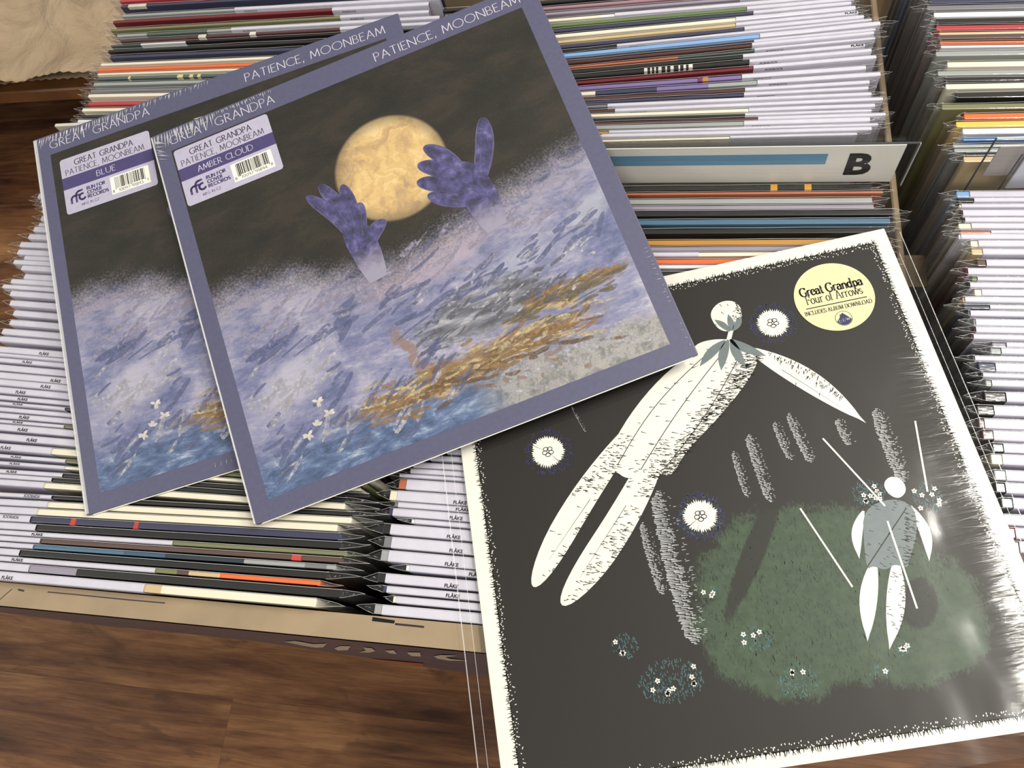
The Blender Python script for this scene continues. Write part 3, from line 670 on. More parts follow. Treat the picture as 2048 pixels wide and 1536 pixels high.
# ------------------------------------------------------------------ dividers
dv = tag(empty('bin_divider', (-.02, .3645, 0), -.028), 'clear bin divider with white card, blue bar and letter B', 'divider')
zt = HC - .4395
X0, X1 = -.19, .164
def dpart(nm, me, z_=0): o = link(nm, me, dv); return o
dpart('clear_panel', boxmesh(X0 + .02, X1 + .02 - .006, -.0012, .0004, BF, zt, .0002, M['acrylic']))
dpart('clear_panel', boxmesh(X0 + .02, X1 + .02, -.0062, -.0046, zt - .045, zt, .0002, M['acrylic']))
dpart('sign_card', boxmesh(X0 + .025, X1 + .02 - .007, -.0040, -.0026, zt - .043, zt - .0035, 0, m_flat('sign_card_white', (250, 246, 237), .35, .01, 20, coat=.3, coat_rough=.15)))
dpart('blue_bar', boxmesh(X0 + .025, X1 + .02 - .055, -.00425, -.00405, zt - .0225, zt - .0115, 0, m_flat('blue_print', (98, 154, 190), .4, .02, 20, coat=.4)))
fb = font_mesh('B', .031, .0012); fb.materials.append(M['black_ink'])
o = link('sign_letter', fb, dv); o.rotation_euler = (math.pi / 2, 0, 0); o.location = (X1 + .02 - .042, -.0043, zt - .0335)
M['edge_light'] = m_flat('acrylic_edge_lit', (190, 196, 200), .2, .02)
M['edge_dark'] = m_flat('acrylic_edge_shade', (70, 72, 76), .25, .02)  # lit and shaded copies of one acrylic edge, tone painted in
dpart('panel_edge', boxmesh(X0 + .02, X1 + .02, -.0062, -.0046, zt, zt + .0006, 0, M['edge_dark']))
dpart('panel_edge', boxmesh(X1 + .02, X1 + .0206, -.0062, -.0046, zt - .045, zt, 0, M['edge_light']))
P = at(102, 253, 42.0)
dv2 = tag(empty('bin_divider', (P.x, P.y, 0)), 'plain pale bin divider whose corner shows beside the paper bag', 'divider')
link('divider_card', boxmesh(0.003, .33, 0, .003, BF, P.z, .0004, m_flat('divider_card', (206, 200, 188), .5, .02)), dv2)
link('clear_cover', boxmesh(0, .333, -.0016, -.0004, BF, P.z + .0004, 0, M['acrylic']), dv2)
P = at(1994, 279, 43.5); Q = at(1914, 385, 47.5)
dv3 = tag(empty('bin_divider', (P.x, P.y, 0)), 'clear bin divider with white card handwritten R, beside the B sign', 'divider')
link('clear_panel', boxmesh(0, .33, 0, .0014, BF, P.z, .0002, M['acrylic']), dv3)
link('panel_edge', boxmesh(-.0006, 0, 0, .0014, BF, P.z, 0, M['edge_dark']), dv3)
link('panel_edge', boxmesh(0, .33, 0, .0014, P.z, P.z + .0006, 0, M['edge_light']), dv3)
link('backing_card', boxmesh(.006, .33, .0018, .0026, P.z - .040, P.z - .010, 0, m_flat('grey_card', (168, 160, 154), .5, .02)), dv3)
link('name_card', boxmesh(.0235, .16, -.0018, -.0006, P.z - .050, P.z - .0165, 0, M['card']), dv3)
link('clear_panel', boxmesh(.0195, .30, -.0034, -.0024, P.z - .060, P.z - .012, 0, M['acrylic']), dv3)
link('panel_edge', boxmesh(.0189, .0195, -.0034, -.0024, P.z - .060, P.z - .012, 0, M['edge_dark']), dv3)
V, Fc = place_text('R', SANS, 0, 0, None, .012, .0007)
o = link('lettering', mesh('lettering', V, Fc, M['black_ink']), dv3); o.rotation_euler = (math.pi / 2, 0, 0); o.location = (.036, -.0020, P.z - .042)

# ------------------------------------------------------------------ the three sleeves lying on top
cm = .01
def frame(o, ex, ey, n, k):
    T = Vector(o) * k * cm; T.z += HC
    ex = Vector(ex).normalized(); n = Vector(n).normalized(); dn = ex.cross(n).normalized()   # dn: towards the foot of the sleeve
    return Matrix(((ex.x, -dn.x, n.x, T.x), (ex.y, -dn.y, n.y, T.y), (ex.z, -dn.z, n.z, T.z), (0, 0, 0, 1)))
S_ = .315
def fan(V, Fc, pts, z):
    k = len(V); V.extend((p[0] * cm, -p[1] * cm, z) for p in pts); Fc.append(tuple(range(k, k + len(pts))))
def quad(V, Fc, a, b, wd, z, w2=None):
    dx, dy = b[0] - a[0], b[1] - a[1]; L = math.hypot(dx, dy) or 1e-6; nx, ny = -dy / L, dx / L; h = wd / 2; h2 = h if w2 is None else w2 / 2
    k = len(V); V.extend([((a[0] + nx * h) * cm, -(a[1] + ny * h) * cm, z), ((b[0] + nx * h2) * cm, -(b[1] + ny * h2) * cm, z), ((b[0] - nx * h2) * cm, -(b[1] - ny * h2) * cm, z), ((a[0] - nx * h) * cm, -(a[1] - ny * h) * cm, z)])
    Fc.append((k, k + 1, k + 2, k + 3))
def up_mesh(name, V, Fc, m):
    me = mesh(name, V, Fc, m)
    bm = bmesh.new(); bm.from_mesh(me)
    for f in bm.faces:
        if f.normal.z < 0: f.normal_flip()
    bm.to_mesh(me); bm.free(); return me
def leaf(base, tip, wd, bend=0.0, n=12, blunt=.0):
    """leaf outline: pointed when blunt is 0, round tipped otherwise"""
    bx, by = base; tx, ty = tip; dx, dy = tx - bx, ty - by; L = math.hypot(dx, dy); nx, ny = -dy / L, dx / L
    a, b = [], []
    for i in range(n + 1):
        u = i / n
        if blunt:
            u = .5 - .5 * math.cos(math.pi * u); pk = .62; q = (pk - u) / (pk * 1.25) if u < pk else (u - pk) / (1 - pk)
            ww = wd / 2 * math.sqrt(max(0, 1 - q * q))
        else: ww = wd * (math.sin(math.pi * min(1, u + .04)) ** .75) / 2
        o = bend * math.sin(math.pi * u)
        cx, cy = bx + dx * u + nx * o, by + dy * u + ny * o
        a.append((cx + nx * ww, cy + ny * ww)); b.append((cx - nx * ww, cy - ny * ww))
    return a + b[::-1]

# ---- night landscape print: dark sky, pale gold disc, violet cloud bank, ochre shore (a plain generic picture)
def painting_mat():
    b = NB('night_landscape_print'); v = b.coord(); s = b.xyz(v)
    X = b.math('MULTIPLY', s[0], 100.0); Y = b.math('MULTIPLY', s[1], -100.0)
    P2 = b.vec(X, Y)
    wn = b.noise(P2, .55, 4, .6, out=1); q = b.n('ShaderNodeVectorMath', operation='SUBTRACT'); b.set(q.inputs[0], wn); q.inputs[1].default_value = (.5, .5, .5)
    q2 = b.n('ShaderNodeVectorMath', operation='SCALE'); b.set(q2.inputs[0], q.outputs[0]); q2.inputs['Scale'].default_value = 2.2
    q3 = b.n('ShaderNodeVectorMath', operation='ADD'); b.set(q3.inputs[0], P2); b.set(q3.inputs[1], q2.outputs[0]); PW = q3.outputs[0]
    sw = b.xyz(PW); XW_, YW_ = sw[0], sw[1]
    fc = b.n('ShaderNodeFloatCurve'); b.set(fc.inputs[1], b.math('DIVIDE', X, 31.5))
    cu = fc.mapping.curves[0]
    ctl = [(0, 15.2), (3, 14.6), (8, 15.6), (14, 17.4), (20, 16.4), (26, 14.9), (31.5, 13.6)]
    while len(cu.points) < len(ctl): cu.points.new(.5, .5)
    for p_, (a, c) in zip(cu.points, ctl): p_.location = (a / 31.5, c / 31.5)
    fc.mapping.update()
    d = b.math('SUBTRACT', YW_, b.math('MULTIPLY', fc.outputs[0], 31.5))
    spk = b.noise(P2, 5.5, 4, .8)
    d = b.math('ADD', d, b.math('MULTIPLY', b.math('SUBTRACT', spk, .5), 5.0))
    cloud = b.sm(d, -1.3, 2.2)
    rot = b.mapv(P2, rot=(0, 0, .30), sc=(1, 2.6, 1))
    sky = b.ramp(b.noise(b.mapv(P2, sc=(.5, 1, 1)), .32, 6, .66, .4), [(.36, (34, 33, 28)), (.5, (42, 40, 33)), (.62, (54, 47, 39)), (.75, (46, 44, 38))])
    sky = b.mix(b.math('MULTIPLY', b.sm(spk, .5, .8), .35), sky, s2l((78, 76, 72)))
    # cloud bank: brushed blues, violets and whites
    n1 = b.noise(PW, .19, 5, .62, .5); n2 = b.noise(rot, .55, 7, .70, .4); n3 = b.noise(rot, 2.2, 5, .7, .3)
    f = b.math('ADD', b.math('MULTIPLY', n1, .55), b.math('ADD', b.math('MULTIPLY', n2, .35), b.math('MULTIPLY', n3, .18)))
    cl = b.ramp(f, [(.34, (72, 80, 102)), (.43, (90, 98, 132)), (.50, (112, 116, 150)), (.57, (138, 138, 164)), (.64, (168, 166, 180)), (.74, (200, 196, 200))])
    def blob(cx, cy, rx, ry, a, soft=.55):
        ca, sa = math.cos(a), math.sin(a)
        ux = b.math('SUBTRACT', XW_, cx); uy = b.math('SUBTRACT', YW_, cy)
        p = b.math('DIVIDE', b.math('ADD', b.math('MULTIPLY', ux, ca), b.math('MULTIPLY', uy, sa)), rx)
        r_ = b.math('DIVIDE', b.math('SUBTRACT', b.math('MULTIPLY', uy, ca), b.math('MULTIPLY', ux, sa)), ry)
        dd = b.math('SQRT', b.math('ADD', b.math('MULTIPLY', p, p), b.math('MULTIPLY', r_, r_)))
        dd = b.math('ADD', dd, b.math('MULTIPLY', b.math('SUBTRACT', n3, .5), .9))
        return b.sm(dd, 1.15, 1.15 - soft)
    top = b.math('MULTIPLY', b.sm(d, 5.5, 0.5), .75)
    cl = b.mix(b.math('MULTIPLY', top, b.sm(n2, .3, .6)), cl, s2l((160, 154, 168)))
    cl = b.mix(b.math('MULTIPLY', blob(17, 18.6, 5.5, 1.4, -.12), .6), cl, s2l((172, 156, 168)))
    cl = b.mix(b.math('MULTIPLY', blob(5.0, 23.2, 3.9, 2.1, -.55, .8), .6), cl, s2l((188, 184, 196)))
    cl = b.mix(b.math('MULTIPLY', blob(28.6, 19.2, 2.4, 1.2, -.4, .8), .55), cl, s2l((184, 186, 194)))
    cl = b.mix(b.math('MULTIPLY', blob(22.6, 21.0, 2.6, 1.0, -.2, .8), .5), cl, s2l((172, 176, 190)))
    # foot of the picture: darker teal water with pale flecks
    wat = b.ramp(n2, [(.34, (60, 74, 98)), (.46, (78, 96, 130)), (.56, (100, 118, 152)), (.70, (168, 178, 190))])
    cl = b.mix(b.math('MULTIPLY', b.sm(YW_, 26.0, 28.6), b.sm(X, 22, 16)), cl, wat)
    # grey rocks and ochre shore
    str_ = b.noise(b.mapv(P2, rot=(0, 0, .06), sc=(.36, 1.7, 1)), .9, 5, .62, .25)
    grey = b.ramp(str_, [(.36, (66, 66, 68)), (.5, (100, 102, 108)), (.6, (140, 142, 150)), (.72, (196, 194, 190))])
    cl = b.mix(b.math('MULTIPLY', blob(19.5, 23.2, 5.5, 1.9, -.05), .9), cl, grey)
    och = b.ramp(str_, [(.34, (82, 76, 66)), (.44, (110, 90, 66)), (.52, (140, 116, 80)), (.60, (188, 168, 126)), (.68, (132, 118, 92)), (.8, (96, 98, 78))])
    lo = blob(17.0, 26.7, 9.5, 1.25, -.05, .5)
    cl = b.mix(b.math('MULTIPLY', lo, .95), cl, och)
    cl = b.mix(b.math('MULTIPLY', blob(25.2, 24.2, 4.8, .7, -.10, .5), .85), cl, och)
    cl = b.mix(b.math('MULTIPLY', blob(13.8, 24.4, 2.6, .45, 1.25, .5), .7), cl, s2l((134, 106, 82)))
    lr = b.ramp(b.noise(PW, 1.1, 6, .72), [(.34, (92, 98, 92)), (.45, (128, 126, 116)), (.54, (164, 160, 150)), (.62, (132, 128, 128)), (.72, (186, 180, 168))])
    cl = b.mix(b.math('MULTIPLY', b.math('MULTIPLY', b.sm(YW_, 27.0, 28.3), b.sm(X, 16, 20)), .8), cl, lr)
    c = b.mix(cloud, sky, cl)
    # pale gold disc
    dx = b.math('SUBTRACT', X, 16.7); dy = b.math('SUBTRACT', Y, 10.3)
    rr = b.math('SQRT', b.math('ADD', b.math('MULTIPLY', dx, dx), b.math('MULTIPLY', dy, dy)))
    mm = b.sm(rr, 4.35, 4.05)
    mn_ = b.noise(PW, .42, 6, .7, .8)
    moon = b.ramp(mn_, [(.30, (158, 134, 112)), (.42, (188, 158, 112)), (.52, (210, 178, 120)), (.62, (222, 198, 146)), (.74, (198, 166, 116))])
    moon = b.mix(b.math('MULTIPLY', b.sm(rr, 3.0, 4.3), .75), moon, s2l((112, 98, 78)))
    c = b.mix(mm, c, moon)
    return b.principled(c, .5, .18, .15)
M['painting'] = painting_mat()
def indigo_mat():
    b = NB('indigo_print'); n = b.noise(b.coord(), 110, 5, .65, .3)
    c = b.ramp(n, [(.32, (52, 50, 62)), (.48, (70, 68, 106)), (.58, (88, 84, 132)), (.7, (118, 112, 150))])
    Y = b.math('ADD', b.math('MULTIPLY', b.xyz(b.coord())[1], -100.0), b.math('MULTIPLY', b.math('SUBTRACT', n, .5), 2.0))
    c = b.mix(b.sm(Y, 15.2, 17.6), c, s2l((150, 145, 164)))
    return b.principled(c, .45, .35, .12)
M['indigo'] = indigo_mat(); M['indigo_line'] = m_flat('indigo_outline_print', (92, 88, 116), .45, .1, 200)

for nm_, c_ in (('dab_ochre', (150, 118, 78)), ('dab_cream', (196, 180, 142)), ('dab_brown', (110, 88, 66)), ('dab_olive', (110, 102, 74)), ('dab_grey', (98, 98, 104)), ('dab_white', (178, 177, 186)), ('dab_pink', (150, 128, 118)), ('dab_blue', (100, 106, 142)), ('dab_lilac', (156, 151, 170))):
    b_ = NB(nm_ + '_print'); nz_ = b_.noise(b_.coord(), 260, 3, .7)
    tr_ = b_.n('ShaderNodeBsdfTransparent'); m_ = b_.principled(b_.ramp(nz_, [(.3, tuple(int(v * .9) for v in c_)), (.7, tuple(min(255, int(v * 1.08)) for v in c_))]), .5, .25, .15)
    mx_ = b_.n('ShaderNodeMixShader'); b_.set(mx_.inputs[0], b_.math('MULTIPLY', b_.sm(nz_, .25, .7), .85)); b_.t.links.new(tr_.outputs[0], mx_.inputs[1]); b_.t.links.new(b_.b.outputs[0], mx_.inputs[2]); b_.t.links.new(mx_.outputs[0], b_.out.inputs[0]); M[nm_] = m_
# painting furnishings: two indigo leaf sprigs and pale blossom dabs
SPRIGS = [[((22.2, 14.2), (24.3, 9.3), 1.25, .25), ((21.6, 13.4), (19.5, 9.7), 1.15, .25), ((21.4, 13.6), (18.6, 10.9), 1.15, .2), ((21.3, 14.3), (18.1, 12.2), 1.1, .1), ((21.2, 15.3), (18.5, 13.5), .95, -.1), ((22.3, 17.9), (21.3, 12.0), 2.7, .15)],
          [((12.5, 14.6), (10.1, 9.9), .95, .3), ((12.6, 14.2), (11.3, 9.4), 1.0, .2), ((12.8, 14.6), (12.9, 10.1), 1.0, .1), ((13.0, 15.2), (13.7, 12.0), .9, -.1), ((13.2, 15.8), (15.0, 14.0), 1.0, -.25), ((13.2, 18.2), (12.5, 12.8), 2.3, .1)]]
def art_overlays(parent):
    for LEAVES in SPRIGS:
        V, Fc = [], []
        for a, t_, w_, bd in LEAVES[:-1]: fan(V, Fc, leaf(a, t_, w_ * 1.13, bd, 14, .16), .00018)
        sp = link('leaf_sprig', up_mesh('leaf_sprig', V, Fc, M['indigo_line']), parent)
        V, Fc = [], []
        for i, (a, t_, w_, bd) in enumerate(LEAVES): fan(V, Fc, leaf(a, t_, w_ * .95, bd, 14, .16), .00022 + i * 3e-6)
        tag(link('leaf_fill', up_mesh('leaf_fill', V, Fc, M['indigo']), sp), kind='stuff')
        V, Fc = [], []
        for a, t_, w_, bd in LEAVES[:-1]: quad(V, Fc, (a[0] * .8 + t_[0] * .2, a[1] * .8 + t_[1] * .2), (a[0] * .12 + t_[0] * .88, a[1] * .12 + t_[1] * .88), .06, .0003, .02)
        tag(link('leaf_vein', up_mesh('leaf_vein', V, Fc, M['indigo_line']), sp), kind='stuff')
    rng = random.Random(21)
    def dabs(name, colr, zone, n, ang, l0, l1, w0, w1):
        V, Fc = [], []; k = 0
        for _ in range(n * 6):
            if k >= n: break
            p = zone(rng)
            if not (1.7 < p[0] < 29.6 and 2.4 < p[1] < 29.8): continue
            a = ang + rng.gauss(0, .22); l = rng.uniform(l0, l1); q = (p[0] + l * math.cos(a), p[1] + l * math.sin(a))
            if not (1.5 < q[0] < 29.8 and 2.2 < q[1] < 30.0): continue
            fan(V, Fc, leaf(p, q, rng.uniform(w0, w1), rng.uniform(-.12, .12), 6, .1), .00013 + (k % 40) * 5e-7); k += 1
        tag(link('brush_dab', up_mesh('brush_dab', V, Fc, M[colr]), parent), kind='stuff')
    band = lambda x0, x1, f, sp: (lambda r: (lambda x: (x, f(x) + r.gauss(0, sp)))(r.uniform(x0, x1)))
    shore = lambda x: 26.7 - .05 * (x - 17)
    dabs('dab_ochre', 'dab_ochre', band(9, 25, shore, .7), 60, -.08, .8, 2.6, .18, .4)
    dabs('dab_cream', 'dab_cream', band(9, 26, lambda x: shore(x) - .3, .6), 46, -.10, .6, 2.4, .12, .32)
    dabs('dab_brown', 'dab_brown', band(13, 26, lambda x: shore(x) + .6, .6), 46, -.06, .5, 2.0, .12, .34)
    dabs('dab_olive', 'dab_olive', band(20, 29.5, lambda x: 24.6 - .08 * (x - 24), .5), 34, -.12, .6, 2.2, .12, .3)
    dabs('dab_ochre', 'dab_ochre', band(21, 29, lambda x: 24.0 - .1 * (x - 24), .25), 14, -.12, 1.0, 2.6, .15, .3)
    dabs('dab_grey', 'dab_grey', band(14, 25, lambda x: 23.2, .9), 60, -.35, .4, 1.5, .1, .3)
    dabs('dab_white', 'dab_white', band(15, 28, lambda x: 22.4, 1.3), 34, -.3, .4, 1.4, .1, .34)
    dabs('dab_white', 'dab_white', band(18, 29.5, lambda x: 28.2, .8), 60, .2, .4, 1.4, .1, .3)
    dabs('dab_pink', 'dab_pink', band(17, 25, lambda x: 28.2, .6), 18, .4, .2, .8, .15, .4)
    dabs('dab_blue', 'dab_blue', band(1.5, 16, lambda x: 27.4, 1.2), 50, -.5, .8, 2.4, .15, .5)
    dabs('dab_blue', 'dab_blue', band(2, 29, lambda x: 20.8, 1.0), 60, -.4, 1.0, 3.0, .15, .5)
    dabs('dab_lilac', 'dab_lilac', band(2, 30, lambda x: 19.0 - .05 * x, .9), 110, -.40, .6, 2.4, .10, .4)
    dabs('dab_white', 'dab_white', band(1.6, 8, lambda x: 23.4, 1.1), 40, -.6, .5, 1.8, .15, .5)
    dabs('dab_white', 'dab_white', band(2, 16, lambda x: 28.4, 1.0), 22, -.7, .8, 2.2, .12, .4)
    rng = random.Random(5); V, Fc = [], []
    for cx, cy in ((6.0, 26.6), (7.0, 26.1), (5.2, 27.0), (6.5, 25.0)):
        for k in range(5):
            a = rng.uniform(0, 6.3); fan(V, Fc, leaf((cx, cy), (cx + .45 * math.cos(a), cy + .45 * math.sin(a)), .22), .0002 + k * 4e-6)
    link('blossom_dab', up_mesh('blossom_dab', V, Fc, m_flat('blossom_print', (190, 184, 178), .5, .1, 200)), parent)

def rounded(x0, y0, x1, y1, r, n=6):
    pts = []
    for cx, cy, a0 in ((x1 - r, y0 + r, -90), (x1 - r, y1 - r, 0), (x0 + r, y1 - r, 90), (x0 + r, y0 + r, 180)):
        pts += [(cx + r * math.cos(math.radians(a0 + 90 * i / n)), cy + r * math.sin(math.radians(a0 + 90 * i / n))) for i in range(n + 1)]
    return pts
def txt(parent, name, items, z, mt):
    """items: (text, x, baseline, width or None, size, thick, ...) in sleeve centimetres; one object per string"""
    for it in items:
        V, Fc = [], []
        s, x, y, wd, size, th = it[:6]; ft = it[6] if len(it) > 6 else SANS; gp = it[7] if len(it) > 7 else .22; thin = it[8] if len(it) > 8 else th * .62
        place_text(s, ft, x * cm, -y * cm, wd * cm if wd else None, size * cm, th * cm, thin * cm, gp, 0, z, V, Fc)
        link(name, up_mesh(name, V, Fc, mt), parent)
def sticker(parent, x, y, colour_name, digits, check):
    w_, h_ = 7.8, 5.0
    V, Fc = [], []; fan(V, Fc, rounded(x, y, x + w_, y + h_, .25), .0004)
    st = link('sticker', up_mesh('sticker', V, Fc, M['sticker']), parent); tag(st, 'pale lavender sticker with barcode')
    V, Fc = [], []; fan(V, Fc, [(x, y + 1.72), (x + w_, y + 1.72), (x + w_, y + 2.78), (x, y + 2.78)], .00046)
    link('colour_band', up_mesh('colour_band', V, Fc, M['violet_ink']), st)
    txt(st, 'lettering', [('GREAT GRANDPA', x + 1.25, y + .83, 5.05, .50, .060), ('PATIENCE, MOONBEAM', x + .4, y + 1.55, 6.75, .50, .045)], .0005, M['ink'])
    cw = {'BLUE': 1.6, 'AMBER CLOUD': 4.5}[colour_name]
    txt(st, 'lettering', [(colour_name, x + 3.75 - cw / 2, y + 2.5, cw, .5, .05)], .0005, M['title_ink'])
    txt(st, 'lettering', [('RUN FOR', x + 1.95, y + 3.37, 1.55, .26, .07), ('COVER', x + 1.95, y + 3.74, 1.2, .26, .07), ('RECORDS', x + 1.95, y + 4.11, 1.75, .26, .07), ('MFG IN CZ', x + 1.35, y + 4.6, 1.45, .2, .028)], .0005, M['violet_ink'])
    # emblem of linked round strokes r f c
    ax, ay = x + .55, y + 4.12
    L = [[(0, 0), (0, .28)] + _arc(.28, .30, .28, .28, 180, 90, 6) + [(.40, .58)], [(.42, 0), (.42, .5)] + _arc(.74, .55, .32, .34, 180, 80, 7) + [(.98, .90)], [(.28, .56), (.72, .56)], _arc(.94, .32, .26, .26, 70, 330, 14)]
    V, Fc = [], []; strokes_mesh([[((ax + p[0]) * cm, -(ay - p[1]) * cm) for p in l] for l in L], .17 * cm, None, .0005, V, Fc)
    link('emblem', up_mesh('emblem', V, Fc, M['violet_ink']), st)
    # barcode
    bx, by = x + 3.95, y + 3.02
    V, Fc = [], []; fan(V, Fc, [(bx, by), (bx + 3.3, by), (bx + 3.3, by + 1.55), (bx, by + 1.55)], .00046)
    bc = link('barcode', up_mesh('barcode', V, Fc, M['white_ink']), st)
    rng = random.Random(digits); V, Fc = [], []; u = .36
    while u < 2.92:
        wd = rng.choice((.03, .03, .06, .09)); tall = 1.2 if u < .5 or u > 2.8 or 1.58 < u < 1.72 else 1.1
        fan(V, Fc, [(bx + u, by + .1), (bx + u + wd, by + .1), (bx + u + wd, by + tall), (bx + u, by + tall)], .0005); u += wd + rng.choice((.03, .03, .05, .07))
    link('barcode_bars', up_mesh('barcode_bars', V, Fc, M['black_ink']), st)
    d = str(digits)
    txt(st, 'lettering', [(d[0], bx + .1, by + 1.4, .14, .22, .035), (d[1:6], bx + .62, by + 1.44, .92, .24, .035), (d[6:], bx + 1.75, by + 1.44, .92, .24, .035), (check, bx + 3.02, by + 1.36, .14, .22, .035)], .0005, M['black_ink'])

def wrinkles(parent, specs, seed):
    """crinkled ridges of shrink film: slim raised slivers; specs (x0, y0, x1, y1, count, len0, len1, dir, width)"""
    rng = random.Random(seed); V = []; Fc = []
    for x0, y0, x1, y1, n, l0, l1, dr, wd in specs:
        for i in range(n):
            u = (i + rng.uniform(.1, .9)) / n; bx, by = x0 + (x1 - x0) * u, y0 + (y1 - y0) * u
            l = rng.uniform(l0, l1); a = dr + rng.uniform(-.16, .16)
            ex, ey = bx + l * math.cos(a), by + l * math.sin(a); nx, ny = -math.sin(a), math.cos(a); k = len(V); hw = wd * rng.uniform(.5, 1.2) / 2
            m1 = .35; mx_, my_ = bx + (ex - bx) * m1, by + (ey - by) * m1; z0, z1 = .0006, .0006 + wd * .006
            V += [(bx * cm, -by * cm, z0), (ex * cm, -ey * cm, z0), ((mx_ + nx * hw) * cm, -(my_ + ny * hw) * cm, z0), ((mx_ - nx * hw) * cm, -(my_ - ny * hw) * cm, z0), (mx_ * cm, -my_ * cm, z1), ((bx + (ex - bx) * .8) * cm, -(by + (ey - by) * .8) * cm, z0 + (z1 - z0) * .5)]
            Fc += [(k, k + 4, k + 2), (k + 2, k + 4, k + 5), (k + 2, k + 5, k + 1), (k, k + 3, k + 4), (k + 3, k + 5, k + 4), (k + 3, k + 1, k + 5)]
    return tag(link('shrink_wrap', up_mesh('shrink_wrap', V, Fc, M['wrinkle']), parent), 'crinkled clear shrink film', kind='stuff')

def lavender_sleeve(mat, label, thick, colour_name, digits, check, sx, sy, wr, roll):
    me = boxmesh(0, S_, -S_, 0, -thick, 0, .0009, M['lavender'], 'sleeve', 2)
    o = link('album_sleeve', me); o.matrix_world = mat; tag(o, label, 'record', 'sleeves laid on top of the bins')
    V, Fc = [], []; fan(V, Fc, [(1.22, 1.88), (30.05, 1.88), (30.05, 30.18), (1.30, 30.18)], .00012)
    p = link('printed_picture', up_mesh('printed_picture', V, Fc, M['painting']), o); tag(p, 'night landscape with gold moon above violet clouds')
    art_overlays(p)
    txt(o, 'title_lettering', [('GREAT GRANDPA', 1.3, 1.36, 8.7, .72, .066), ('PATIENCE, MOONBEAM', 18.35, 1.40, 11.75, .72, .066)], .00016, M['title_ink'])
    sticker(o, sx, sy, colour_name, digits, check)
    wrinkles(o, wr, digits % 97)
    # open foot edge: two boards with the white inner between them
    link('inner_sleeve', boxmesh(.004, S_ - .004, -S_ - .0006, -S_ + .002, -thick * .62, -thick * .38, 0, M['paper_white']), o)
    link('spine_edge', boxmesh(-.0006, .0004, -S_ + .002, -.002, -thick + .0008, -.0008, 0, m_flat('spine_highlight', (206, 202, 214), .3, .03, coat=.6)), o)  # pale colour paints the highlight along the spine
    link('film_edge', boxmesh(-.0007, roll, -S_ + .001, -.001, -.0006, .0005, .0005, M['film_edge'], 'film_edge', 2), o)  # whitened film strip, a painted highlight on the rolled edge
    return o
PI = math.pi
A1 = frame((-50.24, 36.57, -41.15), (.9397, .3421, .0068), 0, (.0537, -.1671, .9845), 1.010)
A2 = frame((-39.36, 36.25, -41.04), (.9124, .4091, .0118), 0, (.0596, -.1613, .9851), .996)
lavender_sleeve(A1, 'lavender bordered moon sleeve with the BLUE sticker, partly under its twin', .0042, 'BLUE', 81009791893, '1', 1.92, 2.72,
                [(.3, .12, 8, .12, 40, .5, 1.1, PI / 2 + .25, .10), (8, .12, 15.5, .12, 30, .25, .7, PI / 2 + .25, .07), (10, 31.0, 22, 31.0, 34, .25, .6, -PI / 2, .05)], .0022)
lavender_sleeve(A2, 'lavender bordered moon sleeve with the AMBER CLOUD sticker, topmost of the three', .0046, 'AMBER CLOUD', 81009791894, '8', 1.36, 2.02,
                [(.2, .1, 5.2, .1, 26, .5, 1.5, PI / 2 + .15, .16), (5.2, .15, 10, .15, 26, .2, .55, PI / 2, .10), (.1, .4, .1, 2.2, 7, .6, 1.2, .5, .16), (31.3, 23.2, 31.3, 27.5, 14, .2, .5, PI, .06), (31.3, 29, 31.3, 31, 6, .1, .3, PI, .06)], .0005)

# ---- black forest sleeve (a plain ink picture of pale bellflowers in a dark wood)
B_ = frame((-15.78, 23.68, -47.74), (.9702, .2425, 0), 0, (0, 0, 1), .9985)
def forest_mat():
    b = NB('dark_forest_print'); v = b.coord(); s = b.xyz(v)
    X = b.math('MULTIPLY', s[0], 100.0); Y = b.math('MULTIPLY', s[1], -100.0); P2 = b.vec(X, Y)
    n = b.noise(P2, .5, 5, .7, .5); nf = b.noise(b.mapv(P2, sc=(3, 1, 1)), 3.0, 4, .8)
    def blob(cx, cy, rx, ry, a):
        ca, sa = math.cos(a), math.sin(a); ux = b.math('SUBTRACT', X, cx); uy = b.math('SUBTRACT', Y, cy)
        p = b.math('DIVIDE', b.math('ADD', b.math('MULTIPLY', ux, ca), b.math('MULTIPLY', uy, sa)), rx); r_ = b.math('DIVIDE', b.math('SUBTRACT', b.math('MULTIPLY', uy, ca), b.math('MULTIPLY', ux, sa)), ry)
        dd = b.math('SQRT', b.math('ADD', b.math('MULTIPLY', p, p), b.math('MULTIPLY', r_, r_)))
        return b.math('ADD', dd, b.math('ADD', b.math('MULTIPLY', b.math('SUBTRACT', n, .5), .7), b.math('MULTIPLY', b.math('SUBTRACT', nf, .5), .55)))
    g = b.math('MAXIMUM', b.sm(blob(20.6, 22.4, 7.2, 4.6, .25), 1.06, .92), b.math('MAXIMUM', b.sm(blob(17.6, 24.6, 5.0, 3.6, .1), 1.06, .92), b.sm(blob(24.4, 25.2, 4.4, 3.4, -.1), 1.06, .92)))
    sh1 = b.math('SUBTRACT', 1.0, b.math('MULTIPLY', b.sm(blob(17.2, 19.8, 4.6, .7, -.95), 1.0, .8), .9))
    sh2 = b.math('SUBTRACT', 1.0, b.math('MULTIPLY', b.sm(blob(25.3, 24.4, 1.0, 1.6, .5), 1.0, .8), .9))
    g = b.math('MULTIPLY', b.math('MULTIPLY', g, sh1), sh2)
    gc = b.ramp(b.noise(P2, 1.6, 5, .7), [(.35, (50, 68, 48)), (.55, (60, 80, 57)), (.7, (68, 88, 62))])
    c = b.mix(g, s2l((28, 25, 20)), gc)
    return b.principled(c, .55, 0.0, .15)
M['forest'] = forest_mat(); M['night_ink'] = m_flat('soft_black_print', (28, 25, 20), .55, .01)
